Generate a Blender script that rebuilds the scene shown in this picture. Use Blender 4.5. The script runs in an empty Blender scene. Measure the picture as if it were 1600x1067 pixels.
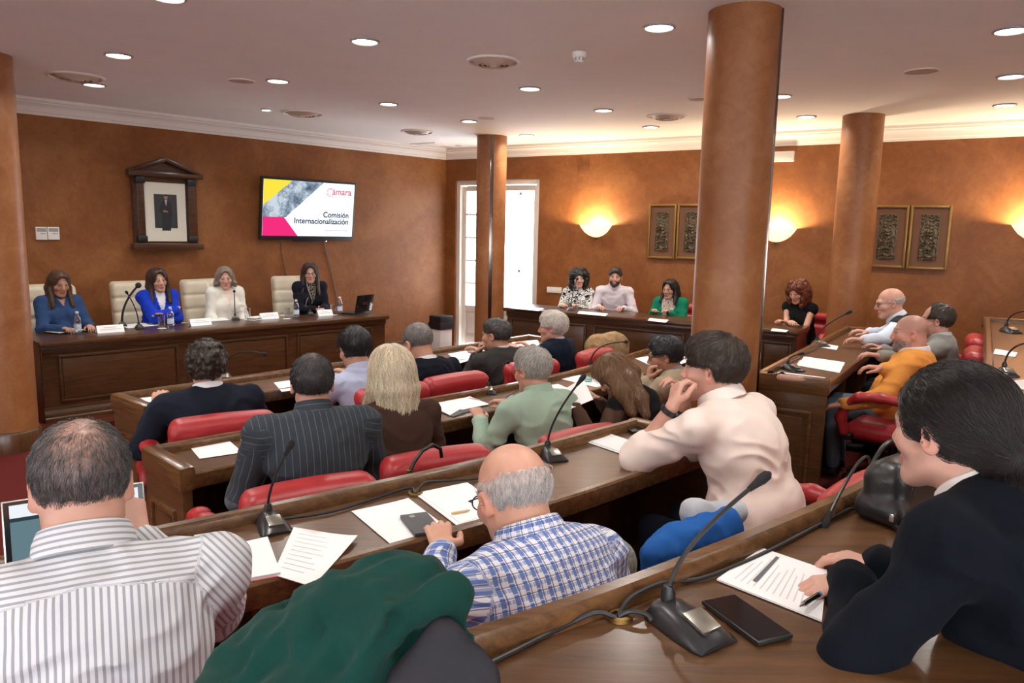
import bpy, bmesh, math, random
import numpy as np
from mathutils import Vector, Matrix
rng = np.random.default_rng(7); random.seed(7)
R_ = math.radians
scene = bpy.context.scene
C = scene.collection

# ---------------------------------------------------------------- camera, world, exposure
FPX, PIT, ROLL, CZ = 1178.0, math.atan(170 / 1178), R_(1.17), 1.82
cp, sp, cr, sr = math.cos(PIT), math.sin(PIT), math.cos(ROLL), math.sin(ROLL)
FW = np.array([0, cp, -sp]); _r = np.array([1., 0, 0]); _u = np.array([0, sp, cp])
RT = cr * _r + sr * _u; UP = -sr * _r + cr * _u; CAM = np.array([0, 0, CZ])
cam_data = bpy.data.cameras.new('camera'); cam = bpy.data.objects.new('camera', cam_data); C.objects.link(cam)
cam_data.sensor_width = 36.0; cam_data.lens = FPX / 1600 * 36.0; cam_data.clip_start = 0.05; cam_data.clip_end = 200
M = Matrix(((RT[0], UP[0], -FW[0], 0), (RT[1], UP[1], -FW[1], 0), (RT[2], UP[2], -FW[2], CZ), (0, 0, 0, 1)))
cam.matrix_world = M
cam_data.dof.use_dof = False
scene.camera = cam
world = bpy.data.worlds.new('world'); scene.world = world; world.use_nodes = True
bg = world.node_tree.nodes['Background']; bg.inputs[0].default_value = (0.93, 0.96, 1.0, 1); bg.inputs[1].default_value = 13.0
vs = scene.view_settings; vs.view_transform = 'Standard'; vs.look = 'None'; vs.gamma = 1; vs.use_curve_mapping = False
vs.exposure = 0.1
scene.cycles.use_denoising = True
scene.cycles.max_bounces = 8; scene.cycles.diffuse_bounces = 5; scene.cycles.transparent_max_bounces = 12
scene.cycles.sample_clamp_indirect = 6.0
CEIL = 3.08

def ray(x, y): return RT * (x - 800) / FPX + UP * (533.5 - y) / FPX + FW
def P(x, y, z):                      # picture point -> place on the level z
    d = ray(x, y); return CAM + d * ((z - CZ) / d[2])
def D(x, y, depth): return CAM + ray(x, y) * depth
def PV(x, y, p0, ang):               # picture point -> place on an upright plane through p0 running along ang
    n = np.array([-math.sin(ang), math.cos(ang), 0]); d = ray(x, y)
    return CAM + d * (((np.array([p0[0], p0[1], 0]) - CAM * [1, 1, 0]) @ n) / (d @ n))

# ---------------------------------------------------------------- materials
MATS = {}
def nodes(name):
    m = bpy.data.materials.new(name); m.use_nodes = True
    nt = m.node_tree; b = nt.nodes['Principled BSDF']
    MATS[name] = m
    return m, nt, b
def N(nt, t, **kw):
    n = nt.nodes.new(t)
    for k, v in kw.items():
        if k in n.inputs.keys(): n.inputs[k].default_value = v
        else: setattr(n, k, v)
    return n
def L(nt, a, b): nt.links.new(a, b)
def ramp(nt, fac, stops):
    r = N(nt, 'ShaderNodeValToRGB'); e = r.color_ramp.elements
    while len(e) < len(stops): e.new(0.5)
    for el, (p, c) in zip(e, stops): el.position = p; el.color = (*c, 1) if len(c) == 3 else c
    L(nt, fac, r.inputs[0]); return r.outputs[0]
def noise(nt, scale, detail=4, rough=.55, vec=None, dist=0):
    n = N(nt, 'ShaderNodeTexNoise'); n.inputs['Scale'].default_value = scale; n.inputs['Detail'].default_value = detail
    n.inputs['Roughness'].default_value = rough; n.inputs['Distortion'].default_value = dist
    if vec is not None: L(nt, vec, n.inputs['Vector'])
    return n.outputs[0]
def bump(nt, b, h, strength=.2, dist=.01):
    k = N(nt, 'ShaderNodeBump'); k.inputs['Strength'].default_value = strength; k.inputs['Distance'].default_value = dist
    L(nt, h, k.inputs['Height']); L(nt, k.outputs[0], b.inputs['Normal'])
def objco(nt, scale=(1, 1, 1), gen=False):
    t = N(nt, 'ShaderNodeTexCoord'); mp = N(nt, 'ShaderNodeMapping'); mp.inputs['Scale'].default_value = scale
    L(nt, t.outputs['Object'], mp.inputs[0]); return mp.outputs[0]
def plain(name, col, rough=.5, metal=0, spec=.5, coat=0, var=0.0, vscale=30, bmp=0, bscale=200):
    m, nt, b = nodes(name)
    b.inputs['Base Color'].default_value = (*col, 1); b.inputs['Roughness'].default_value = rough
    b.inputs['Metallic'].default_value = metal; b.inputs['Specular IOR Level'].default_value = spec; b.inputs['Coat Weight'].default_value = coat
    v = objco(nt) if (var or bmp) else None
    if var:
        c = ramp(nt, noise(nt, vscale, 5, .6, v), [(.3, tuple(x * (1 - var) for x in col)), (.7, tuple(min(1, x * (1 + var)) for x in col))])
        L(nt, c, b.inputs['Base Color'])
    if bmp: bump(nt, b, noise(nt, bscale, 3, .6, v), bmp, .003)
    return m
def emis(name, col, s):
    m, nt, b = nodes(name); b.inputs['Base Color'].default_value = (*col, 1)
    b.inputs['Emission Color'].default_value = (*col, 1); b.inputs['Emission Strength'].default_value = s; b.inputs['Specular IOR Level'].default_value = 0.0; b.inputs['Base Color'].default_value = (0, 0, 0, 1); return m
def wood(name, dark, light, rough=.28, coat=.25, axis='x'):
    m, nt, b = nodes(name)
    sc = {'x': (1.2, 14, 14), 'y': (14, 1.2, 14), 'z': (14, 14, 1.2)}[axis]
    v = objco(nt, sc)
    g = noise(nt, 3.0, 7, .62, v, .6); g2 = noise(nt, 22.0, 4, .6, v)
    mx = N(nt, 'ShaderNodeMath', operation='MULTIPLY_ADD'); L(nt, g2, mx.inputs[0]); mx.inputs[1].default_value = .28; L(nt, g, mx.inputs[2])
    L(nt, ramp(nt, mx.outputs[0], [(.42, dark), (.82, light)]), b.inputs['Base Color'])
    b.inputs['Roughness'].default_value = rough; b.inputs['Coat Weight'].default_value = coat; b.inputs['Coat Roughness'].default_value = .18
    bump(nt, b, mx.outputs[0], .08, .002); return m
def stucco(name, c0, c1, c2, rough=.55):
    m, nt, b = nodes(name); v = objco(nt)
    a = noise(nt, 1.4, 5, .6, v, .8); c = noise(nt, 9, 6, .7, v, 1.2)
    mx = N(nt, 'ShaderNodeMath', operation='MULTIPLY_ADD'); L(nt, c, mx.inputs[0]); mx.inputs[1].default_value = .55; L(nt, a, mx.inputs[2])
    L(nt, ramp(nt, mx.outputs[0], [(.50, c0), (.76, c1), (1.0, c2)]), b.inputs['Base Color'])
    b.inputs['Roughness'].default_value = rough; b.inputs['Specular IOR Level'].default_value = .35
    bump(nt, b, noise(nt, 40, 4, .6, v, .5), .12, .004); return m
def glassy(name, col=(1, 1, 1), gloss=.08, rough=.02):
    m, nt, b = nodes(name); nt.nodes.remove(b); o = nt.nodes['Material Output']
    t = N(nt, 'ShaderNodeBsdfTransparent'); t.inputs[0].default_value = (*col, 1)
    g = N(nt, 'ShaderNodeBsdfGlossy'); g.inputs['Roughness'].default_value = rough
    f = N(nt, 'ShaderNodeLayerWeight'); f.inputs[0].default_value = .35
    k = N(nt, 'ShaderNodeMath', operation='MULTIPLY_ADD'); L(nt, f.outputs['Facing'], k.inputs[0]); k.inputs[1].default_value = .5; k.inputs[2].default_value = gloss
    x = N(nt, 'ShaderNodeMixShader'); L(nt, k.outputs[0], x.inputs[0]); L(nt, t.outputs[0], x.inputs[1]); L(nt, g.outputs[0], x.inputs[2])
    L(nt, x.outputs[0], o.inputs[0]); return m

wood('desk_wood', (.050, .0220, .0085), (.128, .0590, .0220), .30, .14)
wood('dais_wood', (.032, .0128, .0046), (.088, .0370, .0130), .30, .15)
wood('panel_wood', (.042, .017, .006), (.115, .048, .017), .32, .2, 'z')
wood('rail_wood', (.066, .0295, .0105), (.155, .0740, .0265), .27, .22)
wood('frame_wood', (.030, .011, .005), (.085, .032, .013), .3, .3)
stucco('wall_orange', (.155, .049, .012), (.220, .077, .019), (.285, .115, .035), .5)
stucco('column_orange', (.19, .066, .021), (.27, .104, .036), (.35, .160, .066), .42)
plain('ceiling_paint', (.88, .83, .78), .8, var=.02, vscale=3, bmp=.05, bscale=300)
plain('cornice_paint', (.78, .73, .67), .6)
plain('white_paint', (.72, .66, .58), .5)
plain('carpet_red', (.105, .016, .014), .95, spec=.1, var=.25, vscale=160, bmp=.5, bscale=500)
plain('red_leather', (.36, .022, .026), .38, spec=.45, var=.12, vscale=14, bmp=.12, bscale=180)
plain('cream_leather', (.62, .54, .40), .42, var=.06, vscale=9, bmp=.1, bscale=160)
plain('black_plastic', (.012, .012, .013), .42); plain('black_gloss', (.008, .008, .010), .12)
plain('dark_void', (.010, .007, .006), .9)
plain('grey_plastic', (.30, .30, .30), .4); plain('silver', (.62, .62, .62), .25, 1); plain('chrome', (.7, .7, .7), .08, 1); plain('strip_metal', (.20, .17, .15), .16, 1)
plain('brass', (.20, .12, .04), .5, 1); plain('gold_paint', (.30, .17, .045), .35, .6, var=.2, vscale=40); plain('vent_tan', (.52, .40, .31), .5)
plain('bronze_relief', (.13, .10, .06), .38, .6, var=.5, vscale=60)
plain('mount_brown', (.150, .062, .026), .7); plain('paper', (.86, .86, .86), .7); plain('paper_off', (.80, .79, .75), .7)
plain('print_grey', (.62, .62, .64), .7); plain('print_dark', (.10, .10, .11), .7); plain('white_plastic', (.78, .76, .72), .4)
plain('matboard', (.70, .66, .54), .8); plain('pink_case', (.62, .36, .27), .5); plain('teal_plastic', (.16, .40, .36), .35)
plain('cable_black', (.015, .015, .016), .45); plain('red_cover', (.45, .05, .05), .5); plain('bag_black', (.014, .012, .012), .38, bmp=.3, bscale=90)
glassy('clear_glass'); glassy('lens_glass', (1, 1, 1), .0, .05); glassy('bottle_plastic', (.93, .96, 1.0), .12); glassy('window_glass', (.97, .98, 1.0), .03)
emis('lamp_white', (1.0, .95, .86), 9.0)

# ---------------------------------------------------------------- mesh helpers
class MB:
    def __init__(s): s.v = []; s.f = []
    def add(s, v, f):
        o = len(s.v); s.v += [tuple(map(float, p)) for p in v]; s.f += [tuple(i + o for i in q) for q in f]; return s
    def box(s, c, size, rz=0, bev=0, mat=None):
        bm = bmesh.new(); bmesh.ops.create_cube(bm, size=1)
        bmesh.ops.scale(bm, vec=size, verts=bm.verts)
        if bev: bmesh.ops.bevel(bm, geom=list(bm.edges), offset=bev, segments=2, affect='EDGES', profile=.6)
        T = Matrix.Translation(Vector(c)) @ (mat.to_4x4() if mat is not None else Matrix.Rotation(rz, 4, 'Z'))
        bm.transform(T); bm.verts.index_update()
        s.add([v.co for v in bm.verts], [[v.index for v in f.verts] for f in bm.faces]); bm.free(); return s
    def sweep(s, poly, prof, closed=False):
        """prof: closed list of (d,z): d to the right of the run; poly: plan points."""
        poly = np.array(poly, float)[:, :2]; n = len(poly); m = len(prof); V = []
        for i in range(n):
            a = poly[i] - poly[i - 1] if (i > 0 or closed) else poly[1] - poly[0]
            b = poly[(i + 1) % n] - poly[i] if (i < n - 1 or closed) else poly[i] - poly[i - 1]
            a = a / np.hypot(*a); b = b / np.hypot(*b); t = a + b; t /= np.hypot(*t)
            r = np.array([t[1], -t[0]]) / max(.3, float(t @ a))
            for d, z in prof: V.append((*(poly[i] + r * d), z))
        Fc = []
        for i in range(n if closed else n - 1):
            j = (i + 1) % n
            for k in range(m):
                l = (k + 1) % m; Fc.append((i * m + k, i * m + l, j * m + l, j * m + k))
        if not closed: Fc += [tuple(range(m))[::-1], tuple(range((n - 1) * m, n * m))]
        return s.add(V, Fc)
    def lathe(s, prof, c=(0, 0, 0), seg=24, arc=2 * math.pi, axis=None):
        V = []; Fc = []; m = len(prof); full = abs(arc - 2 * math.pi) < 1e-6; ns = seg if full else seg + 1
        A = axis.to_3x3() if axis is not None else Matrix.Identity(3)
        for i in range(ns):
            a = arc * i / seg
            for r, z in prof: V.append(A @ Vector((r * math.cos(a), r * math.sin(a), z)) + Vector(c))
        for i in range(seg):
            j = (i + 1) % ns
            for k in range(m - 1): Fc.append((i * m + k, j * m + k, j * m + k + 1, i * m + k + 1))
        return s.add(V, Fc)
    def tube(s, pts, r, seg=8):
        pts = [Vector(p) for p in pts]; n = len(pts); rs = r if hasattr(r, '__len__') else [r] * n; V = []; Fc = []
        up = Vector((0, 0, 1)); prev = None
        for i, p in enumerate(pts):
            t = (pts[min(i + 1, n - 1)] - pts[max(i - 1, 0)]).normalized()
            if prev is None: prev = up if abs(t.z) < .9 else Vector((1, 0, 0))
            a = (prev - t * prev.dot(t)).normalized(); b = t.cross(a); prev = a
            for k in range(seg):
                w = 2 * math.pi * k / seg; V.append(p + (a * math.cos(w) + b * math.sin(w)) * rs[i])
        for i in range(n - 1):
            for k in range(seg):
                l = (k + 1) % seg; Fc.append((i * seg + k, i * seg + l, (i + 1) * seg + l, (i + 1) * seg + k))
        Fc += [tuple(range(seg))[::-1], tuple(range((n - 1) * seg, n * seg))]
        return s.add(V, Fc)
    def prism(s, poly, z0, z1):
        n = len(poly); V = [(*p[:2], z0) for p in poly] + [(*p[:2], z1) for p in poly]
        Fc = [tuple(range(n))[::-1], tuple(range(n, 2 * n))] + [(i, (i + 1) % n, n + (i + 1) % n, n + i) for i in range(n)]
        return s.add(V, Fc)
    def disc(s, c, r, seg=24, z=0):
        V = [(c[0] + r * math.cos(2 * math.pi * i / seg), c[1] + r * math.sin(2 * math.pi * i / seg), c[2]) for i in range(seg)]
        return s.add(V, [tuple(range(seg))])
    def build(s, name, mat, parent=None, smooth=True, loc=None, rz=0):
        me = bpy.data.meshes.new(name); me.from_pydata(s.v, [], s.f); me.validate(); me.update()
        bm = bmesh.new(); bm.from_mesh(me); bmesh.ops.recalc_face_normals(bm, faces=bm.faces); bm.to_mesh(me); bm.free()
        if smooth: me.shade_smooth(); me.set_sharp_from_angle(angle=.7)
        me.materials.append(MATS[mat] if isinstance(mat, str) else mat)
        return link(name, me, parent, loc, rz)
def link(name, data, parent=None, loc=None, rz=0):
    o = bpy.data.objects.new(name, data); C.objects.link(o)
    if parent is not None: o.parent = parent
    if loc is not None: o.location = loc
    if rz: o.rotation_euler = (0, 0, rz)
    return o
def tag(o, label=None, cat=None, group=None, kind=None):
    for k, v in (('label', label), ('category', cat), ('group', group), ('kind', kind)):
        if v: o[k] = v
    return o
def thing(name, loc, label, cat, group=None, rz=0):
    o = link(name, None, None, tuple(map(float, loc)), rz); o.empty_display_size = .1; return tag(o, label, cat, group)
def struct(o): o['kind'] = 'structure'; return o
def copy_tree(o, loc, rz=None, label=None, parent=None):
    c = o.copy(); C.objects.link(c)
    if parent is not None: c.parent = parent
    else: c.location = tuple(map(float, loc))
    if rz is not None: c.rotation_euler = (0, 0, rz)
    if label: c['label'] = label
    for ch in list(o.children): copy_tree(ch, None, None, None, c)
    return c
def text(name, body, size, mat, parent, mtx, ext=.0006, align='LEFT', bold=0.0):
    cu = bpy.data.curves.new(name, 'FONT'); cu.body = body; cu.size = size; cu.extrude = ext; cu.align_x = align; cu.offset = bold
    cu.materials.append(MATS[mat] if isinstance(mat, str) else mat)
    t = bpy.data.objects.new(name + '_tmp', cu); C.objects.link(t); dg = bpy.context.evaluated_depsgraph_get(); me = bpy.data.meshes.new_from_object(t.evaluated_get(dg)); bpy.data.objects.remove(t)
    o = link(name, me, parent); o.matrix_local = mtx; return o
def frame_at(o, x, z):            # 4x4 from origin, x axis, z axis
    x = Vector(x).normalized(); z = Vector(z); y = z.cross(x).normalized(); z = x.cross(y)
    return Matrix(((x.x, y.x, z.x, o[0]), (x.y, y.y, z.y, o[1]), (x.z, y.z, z.z, o[2]), (0, 0, 0, 1)))
def offs(poly, d):
    poly = np.array(poly, float); out = []
    for i in range(len(poly)):
        a = poly[i] - poly[i - 1] if i else poly[1] - poly[0]; b = poly[i + 1] - poly[i] if i < len(poly) - 1 else a
        a = a / np.hypot(*a); b = b / np.hypot(*b); t = a + b; t /= np.hypot(*t)
        out.append(poly[i] + np.array([t[1], -t[0]]) * d / float(t @ a))
    return np.array(out)
# ---------------------------------------------------------------- room shell
K = np.array([-1.09, 12.04]); FA, RA = R_(46.2), R_(-31.8)
uF = np.array([math.cos(FA), math.sin(FA)]); uR = np.array([math.cos(RA), math.sin(RA)])
FL = K - 11 * uF; RR = K + 12 * uR; BL = np.array([-6.4, -3.2]); BR = np.array([7.2, -3.2])
def on_wall(px, py, wall):           # picture point -> (run along wall from corner, height)
    p = PV(px, py, K, FA if wall == 'F' else RA); u = uF if wall == 'F' else uR
    return float((p[:2] - K) @ u), float(p[2])
def wall_thing(name, px, py, wall, label, cat, group=None, z=None, out=0.0):
    s, zz = on_wall(px, py, wall); u, a = (uF, FA) if wall == 'F' else (uR, RA)
    p = K + u * s + np.array([u[1], -u[0]]) * out
    return thing(name, (p[0], p[1], zz if z is None else z), label, cat, group, a)
def wpx(px0, px1, py, wall): return on_wall(px1, py, wall)[0] - on_wall(px0, py, wall)[0]

struct(MB().prism([FL, K, RR, BR, BL], -.15, 0).build('floor', 'carpet_red', smooth=False))
struct(MB().prism([FL, K, RR, BR, BL], CEIL, CEIL + .15).build('ceiling', 'ceiling_paint', smooth=False))
TH = .25
def wallrun(a, b, z0=0, z1=CEIL, m=None):
    m = m or MB(); return m.sweep([a, b], [(0, z0), (-TH, z0), (-TH, z1), (0, z1)])
struct(wallrun(FL - uF * .3, K + uF * .24).build('wall_front', 'wall_orange', smooth=False))
s0, zt = on_wall(712, 282, 'R'); s1, _ = on_wall(843, 282, 'R'); DOOR0, DOOR1, DOORZ = s0, s1, on_wall(842, 279, 'R')[1]
m = wallrun(K, K + uR * DOOR0); wallrun(K + uR * DOOR1, RR, m=m); wallrun(K + uR * DOOR0, K + uR * DOOR1, DOORZ, CEIL, m)
struct(m.build('wall_right', 'wall_orange', smooth=False))
struct(wallrun(RR, BR).build('wall_side', 'wall_orange', smooth=False))
# back and far-left walls get unseen windows, added to let fill daylight in
def wall_with_added_windows(name, a, b, wins, z0=.9, z1=2.4):
    a = np.array(a); b = np.array(b); u = (b - a) / np.hypot(*(b - a)); m = MB(); t = 0
    for w0, w1 in wins:
        wallrun(a + u * t, a + u * w0, m=m); wallrun(a + u * w0, a + u * w1, 0, z0, m); wallrun(a + u * w0, a + u * w1, z1, CEIL, m); t = w1
    wallrun(a + u * t, b, m=m); struct(m.build(name, 'wall_orange', smooth=False))
    for i, (w0, w1) in enumerate(wins):
        p = a + u * (w0 + w1) / 2; o = link('window_%d' % (2 + i + (10 if name == 'wall_left' else 0)), None, None, (p[0], p[1], (z0 + z1) / 2), math.atan2(u[1], u[0])); struct(o)
        w, h = w1 - w0, z1 - z0; f = MB()
        for x in (-w / 2 + .03, w / 2 - .03, 0): f.box((x, .12, 0), (.06, .06, h))
        for z in (-h / 2 + .03, h / 2 - .03): f.box((0, .12, z), (w, .06, .06))
        f.build('window_frame', 'white_paint', o)
        for x in (-w / 4, w / 4): MB().box((x, .12, 0), (w / 2 - .06, .01, h - .1)).build('pane', 'window_glass', o, smooth=False)
wall_with_added_windows('wall_back', BR, BL, [(2.0, 4.4), (5.6, 8.0), (9.2, 11.6)])
wall_with_added_windows('wall_left', BL, FL, [(1.2, 3.4)])
struct(MB().sweep([FL, K, RR], [(0, 2.92), (.022, 2.92), (.028, 2.945), (.04, 2.95), (.05, 2.99), (.085, 3.025), (.095, 3.03), (.10, 3.045), (.135, 3.05), (.14, CEIL), (0, CEIL)]).build('trim_1', 'cornice_paint'))
struct(MB().sweep([FL, K - uF * .02], [(0, 0), (.02, 0), (.02, .13), (.012, .15), (0, .15)]).build('baseboard_front', 'panel_wood'))
struct(MB().sweep([K + uR * DOOR1, RR], [(0, 0), (.02, 0), (.02, .13), (.012, .15), (0, .15)]).build('baseboard_right', 'panel_wood'))

# glazed door
dw = DOOR1 - DOOR0; pc = K + uR * (DOOR0 + DOOR1) / 2
door = struct(link('door_1', None, None, (pc[0], pc[1], 0), RA)); h = DOORZ
f = MB()
for x in (-dw / 2 + .035, dw / 2 - .035): f.box((x, .10, h / 2), (.07, .14, h), bev=.006)
f.box((0, .10, h - .035), (dw - .14, .14, .07), bev=.006); f.build('door_frame', 'white_paint', door)
MB().sweep([(-dw / 2, -.006), (-dw / 2, -.006 - 1e-4)], [(0, 0), (0, 0), (0, 0)]) if False else None
lw = (dw - .16) / 2
for side, x0 in ((0, -dw / 2 + .075), (1, .005)):
    leaf = MB(); y = .12
    cx = x0 + lw / 2; st = .065
    for x in (x0 + st / 2, x0 + lw - st / 2): leaf.box((x, y, (h - .08) / 2), (st, .045, h - .10), bev=.004)
    for z, t in ((.10, .16), (.62, .09), (h - .12, .08)): leaf.box((cx, y, z), (lw - 2 * st, .045, t), bev=.004)
    lf = leaf.build('door_leaf', 'white_paint', door)
    MB().box((cx, y, .38), (lw - 2 * st - .0, .02, .42)).box((cx, y - .012, .38), (lw - 2 * st - .1, .02, .30), bev=.008).build('lower_panel', 'white_paint', lf)
    zs = np.linspace(.665, h - .16, 6)
    if side == 0:
        for z in zs[1:-1]: MB().box((cx, y, z), (lw - 2 * st, .03, .025), bev=.003).build('muntin', 'white_paint', lf)
        for a, b in zip(zs[:-1], zs[1:]): MB().box((cx, y, (a + b) / 2), (lw - 2 * st, .006, b - a - .02)).build('pane', 'window_glass', lf, smooth=False)
    else:
        MB().box((cx, y, (zs[0] + zs[-1]) / 2), (lw - 2 * st, .006, zs[-1] - zs[0])).build('pane', 'window_glass', lf, smooth=False)
        for z in (on_wall(812, 302, 'R')[1], on_wall(808, 424, 'R')[1]):
            MB().box((cx + .03, y - .012, z), (.045, .012, .045), bev=.003).build('glass_fitting', 'grey_plastic', lf)

# columns
def column(cx, cy, label, strips=()):
    o = thing('round_column', (cx, cy, 0), label, 'column'); o['kind'] = 'structure'
    MB().lathe([(.2, 0), (.2, CEIL)], seg=48).build('shaft', 'column_orange', o)
    MB().lathe([(.2, 0), (.222, 0), (.222, .15), (.214, .165), (.2, .17)], seg=48).build('base_ring', 'panel_wood', o)
    for a in strips:
        MB().box((.2 * math.cos(a), .2 * math.sin(a), CEIL / 2), (.02, .045, CEIL), a, .003).build('metal_strip', 'strip_metal', o)
    return o
def colpos(px, py):
    p = P(px, py, CEIL)[:2]; return p + .2 * p / np.hypot(*p)
c = colpos(1165, 2); COL1 = c; column(c[0], c[1], 'thick orange stucco column beside the man in the cream shirt', [math.atan2(-c[1], -c[0]) + 1.50])
c = colpos(1350, 176); COL2 = c; column(c[0], c[1], 'orange stucco column behind the bald man in the waistcoat')
c = colpos(769, 210); COL3 = c; column(c[0], c[1], 'orange column with a bright metal strip before the glazed door', [math.atan2(-c[1], -c[0]) + .02])
pe = P(20, 90, CEIL)[:2]; d = pe / np.hypot(*pe); c = pe + .2 * np.array([-d[1], d[0]]); COL4 = c; column(c[0], c[1], 'orange stucco column at the end of the dais desk')

# tiers
T3L = np.array([P(x, y, .99)[:2] for x, y in ((0, 867), (235, 825), (560, 757), (980, 652))])
ROW3 = np.array([T3L[0] + (T3L[0] - T3L[1]) / np.hypot(*(T3L[0] - T3L[1])) * .42, [-1.0, 2.01], [-.50, 2.40], [-.06, 2.77], [.55, 3.37]])
ROW3R = np.array([[1.56, 4.70], [2.72, 6.49], [3.22, 7.26]])
ROW4 = np.array([[-.16, 1.135], [.18, 1.37], [.61, 1.71], [.92, 1.98], [1.27, 2.34], [1.80, 2.97], [2.38, 3.76], [3.06, 4.84], [4.22, 6.72]])
ROW1 = np.array([[-2.36, 4.46], [-1.15, 5.86], [.14, 7.42]])
ROW2 = np.array([[-1.64, 3.37], [-.80, 4.21], [.03, 5.03], [.55, 5.68], [1.25, 6.76]])
edge3 = np.vstack([[-5.2, -1.3], offs(ROW3, -.04), offs(ROW3R, -.04), [[4.3, 8.7]]])
struct(MB().prism([*edge3, RR, BR, BL], 0.0, .17).build('floor_tier_1', 'carpet_red', smooth=False))
edge4 = np.vstack([[-2.4, -1.2], [-.9, .45], offs(ROW4, -.04), [[4.9, 7.7], [5.6, 7.85]]])
struct(MB().prism([*edge4, RR, BR, BL], .17, .34).build('floor_tier_2', 'carpet_red', smooth=False))
struct(MB().sweep(edge3, [(-.015, .135), (.03, .135), (.03, .175), (-.015, .175)]).build('trim_2', 'panel_wood'))

# ceiling fittings
g = None; LIGHT_PX = [(185, 86), (147, 132), (434, 126), (570, 64), (607, 162), (733, 189), (828, 138), (943, 172), (823, 211), (1030, 42), (1017, 198), (1220, 150), (1260, 182), (1580, 47), (1580, 119), (1570, 164), (262, -5)]
spots = [P(x, y, CEIL)[:2] for x, y in LIGHT_PX] + [np.array(p) for p in ((-4.6, 3.9), (-3.2, 2.6), (-1.2, 2.4), (.6, 2.2), (2.3, 2.3), (-2.3, .4), (0, -.2), (2.2, -.1), (4.4, 1.6), (-4.5, .6), (5.6, 3.6))]
def downlight(rad, label, group, power):
    o = thing('ceiling_downlight', (0, 0, CEIL), label, 'ceiling light', group)
    MB().lathe([(rad * .84, -.006), (rad * .86, -.012), (rad, -.008), (rad * 1.02, 0)], seg=28).build('trim_ring', 'grey_plastic', o)
    MB().lathe([(0, -.004), (rad * .85, -.004), (rad * .85, 0)], seg=28).build('diffuser', 'lamp_white', o)
    ld = bpy.data.lights.new('downlight', 'AREA'); ld.shape = 'DISK'; ld.size = rad * 1.6; ld.energy = power; ld.color = (1, .96, .90); ld.spread = R_(150)
    l = link('downlight_lamp', ld, o, (0, 0, -.02)); return o
LIGHT_LB = ['nearer the striped shirt than the ceiling diffuser by the dais column', 'touching the ceiling diffuser by the dais column', 'beside the dark speaker disc over the first row', 'in open ceiling over the second row', 'between the two diffusers along the television wall', 'touching the pale speaker disc by the metal strip column',
 'beyond the smoke detector and large diffuser', 'midway between smoke detector and carved panel wall', 'close to the cornice above the glazed door', 'between the smoke detector and the thick column', 'close to the cornice above the first carved panels', 'half hidden behind the thick column',
 'between the thick column and the waistcoat man column', 'beside the grey speaker disc over the raised desk', 'over the raised desk in the shadow band of the column', 'near the cornice beyond the last carved panel', 'above the man in the striped shirt'] + ['in the ceiling behind the rows'] * 11
proto = downlight(.10, 'lit recessed downlight', 'ceiling downlights', 13)
for i, p in enumerate(spots):
    if i == 0: proto.location = (p[0], p[1], CEIL)
    else: dl_ = copy_tree(proto, (p[0], p[1], CEIL))
    (proto if i == 0 else dl_)['label'] = 'lit recessed downlight ' + LIGHT_LB[i]
p = P(416, 171, CEIL); o = downlight(.055, 'small dazzling cool-white spotlight above the television', None, 10); o.location = p
for ch in o.children:
    if ch.type == 'LIGHT': ch.data.color = (.8, .9, 1)
    if ch.name.startswith('diffuser'): ch.data.materials[0] = emis('lamp_cool', (.85, .93, 1), 40)

def vent(px, py, rad, label, rings=3):
    p = P(px, py, CEIL); o = thing('air_vent', p, label, 'air vent', 'round ceiling air vents')
    MB().lathe([(rad * .86, -.004), (rad * .9, -.016), (rad, -.012), (rad * 1.0, 0)], seg=36).build('outer_ring', 'cornice_paint', o)
    MB().lathe([(0, -.001), (rad * .88, -.001)], seg=36).build('duct', 'vent_tan', o)
    for k in range(rings):
        r = rad * (.78 - .22 * k); MB().lathe([(r * .70, -.030 - .004 * k), (r * .74, -.036 - .004 * k), (r, -.006), (r * .96, -.004)], seg=36).build('vent_cone', 'vent_tan', o)
    MB().lathe([(0, -.040), (rad * .14, -.040), (rad * .16, -.03)], seg=20).build('centre_cap', 'cornice_paint', o)
vent(771, 95, .20, 'large round ceiling diffuser with nested cones near the smoke detector', 3)
vent(118, 119, .23, 'round ceiling diffuser near the column by the dais')
vent(473, 176, .23, 'round ceiling diffuser beside the dazzling spotlight')
vent(1042, 181, .21, 'round ceiling diffuser before the wall with carved panels')
vent(652, 205, .21, 'round ceiling diffuser near the corner cornice')
for (x, y, r, lb) in [(377, 126, .115, 'flat grey speaker disc in the ceiling between downlights'), (1440, 111, .125, 'flat grey speaker disc in the ceiling above the man in orange'),
                      (1092, 154, .10, 'flat grey speaker disc half behind the thick column'), (760, 184, .10, 'flat pale speaker disc above the column with metal strip'), (717, 227, .06, 'small slotted disc in the ceiling by the corner')]:
    p = P(x, y, CEIL); o = thing('ceiling_speaker', p, lb, 'speaker', 'ceiling speakers')
    MB().lathe([(r * .9, -.006), (r * .94, -.010), (r, -.006), (r, 0)], seg=28).build('rim', 'cornice_paint', o)
    MB().lathe([(0, -.005), (r * .9, -.005), (r * .9, 0)], seg=28).build('grille', 'vent_tan', o)
p = P(905, 82, CEIL); o = thing('smoke_detector', p, 'small cream smoke detector hanging from the ceiling', 'smoke detector')
MB().lathe([(.05, 0), (.05, -.022), (.044, -.034), (.030, -.038)], seg=24).build('base', 'white_plastic', o)
MB().lathe([(.033, -.036), (.033, -.056), (.026, -.066), (0, -.068)], seg=20).build('sensor_head', 'white_plastic', o)
for k in range(8):
    a = k * math.pi / 4; MB().box((.034 * math.cos(a), .034 * math.sin(a), -.046), (.004, .008, .022), a).build('fin', 'grey_plastic', o)
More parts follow.
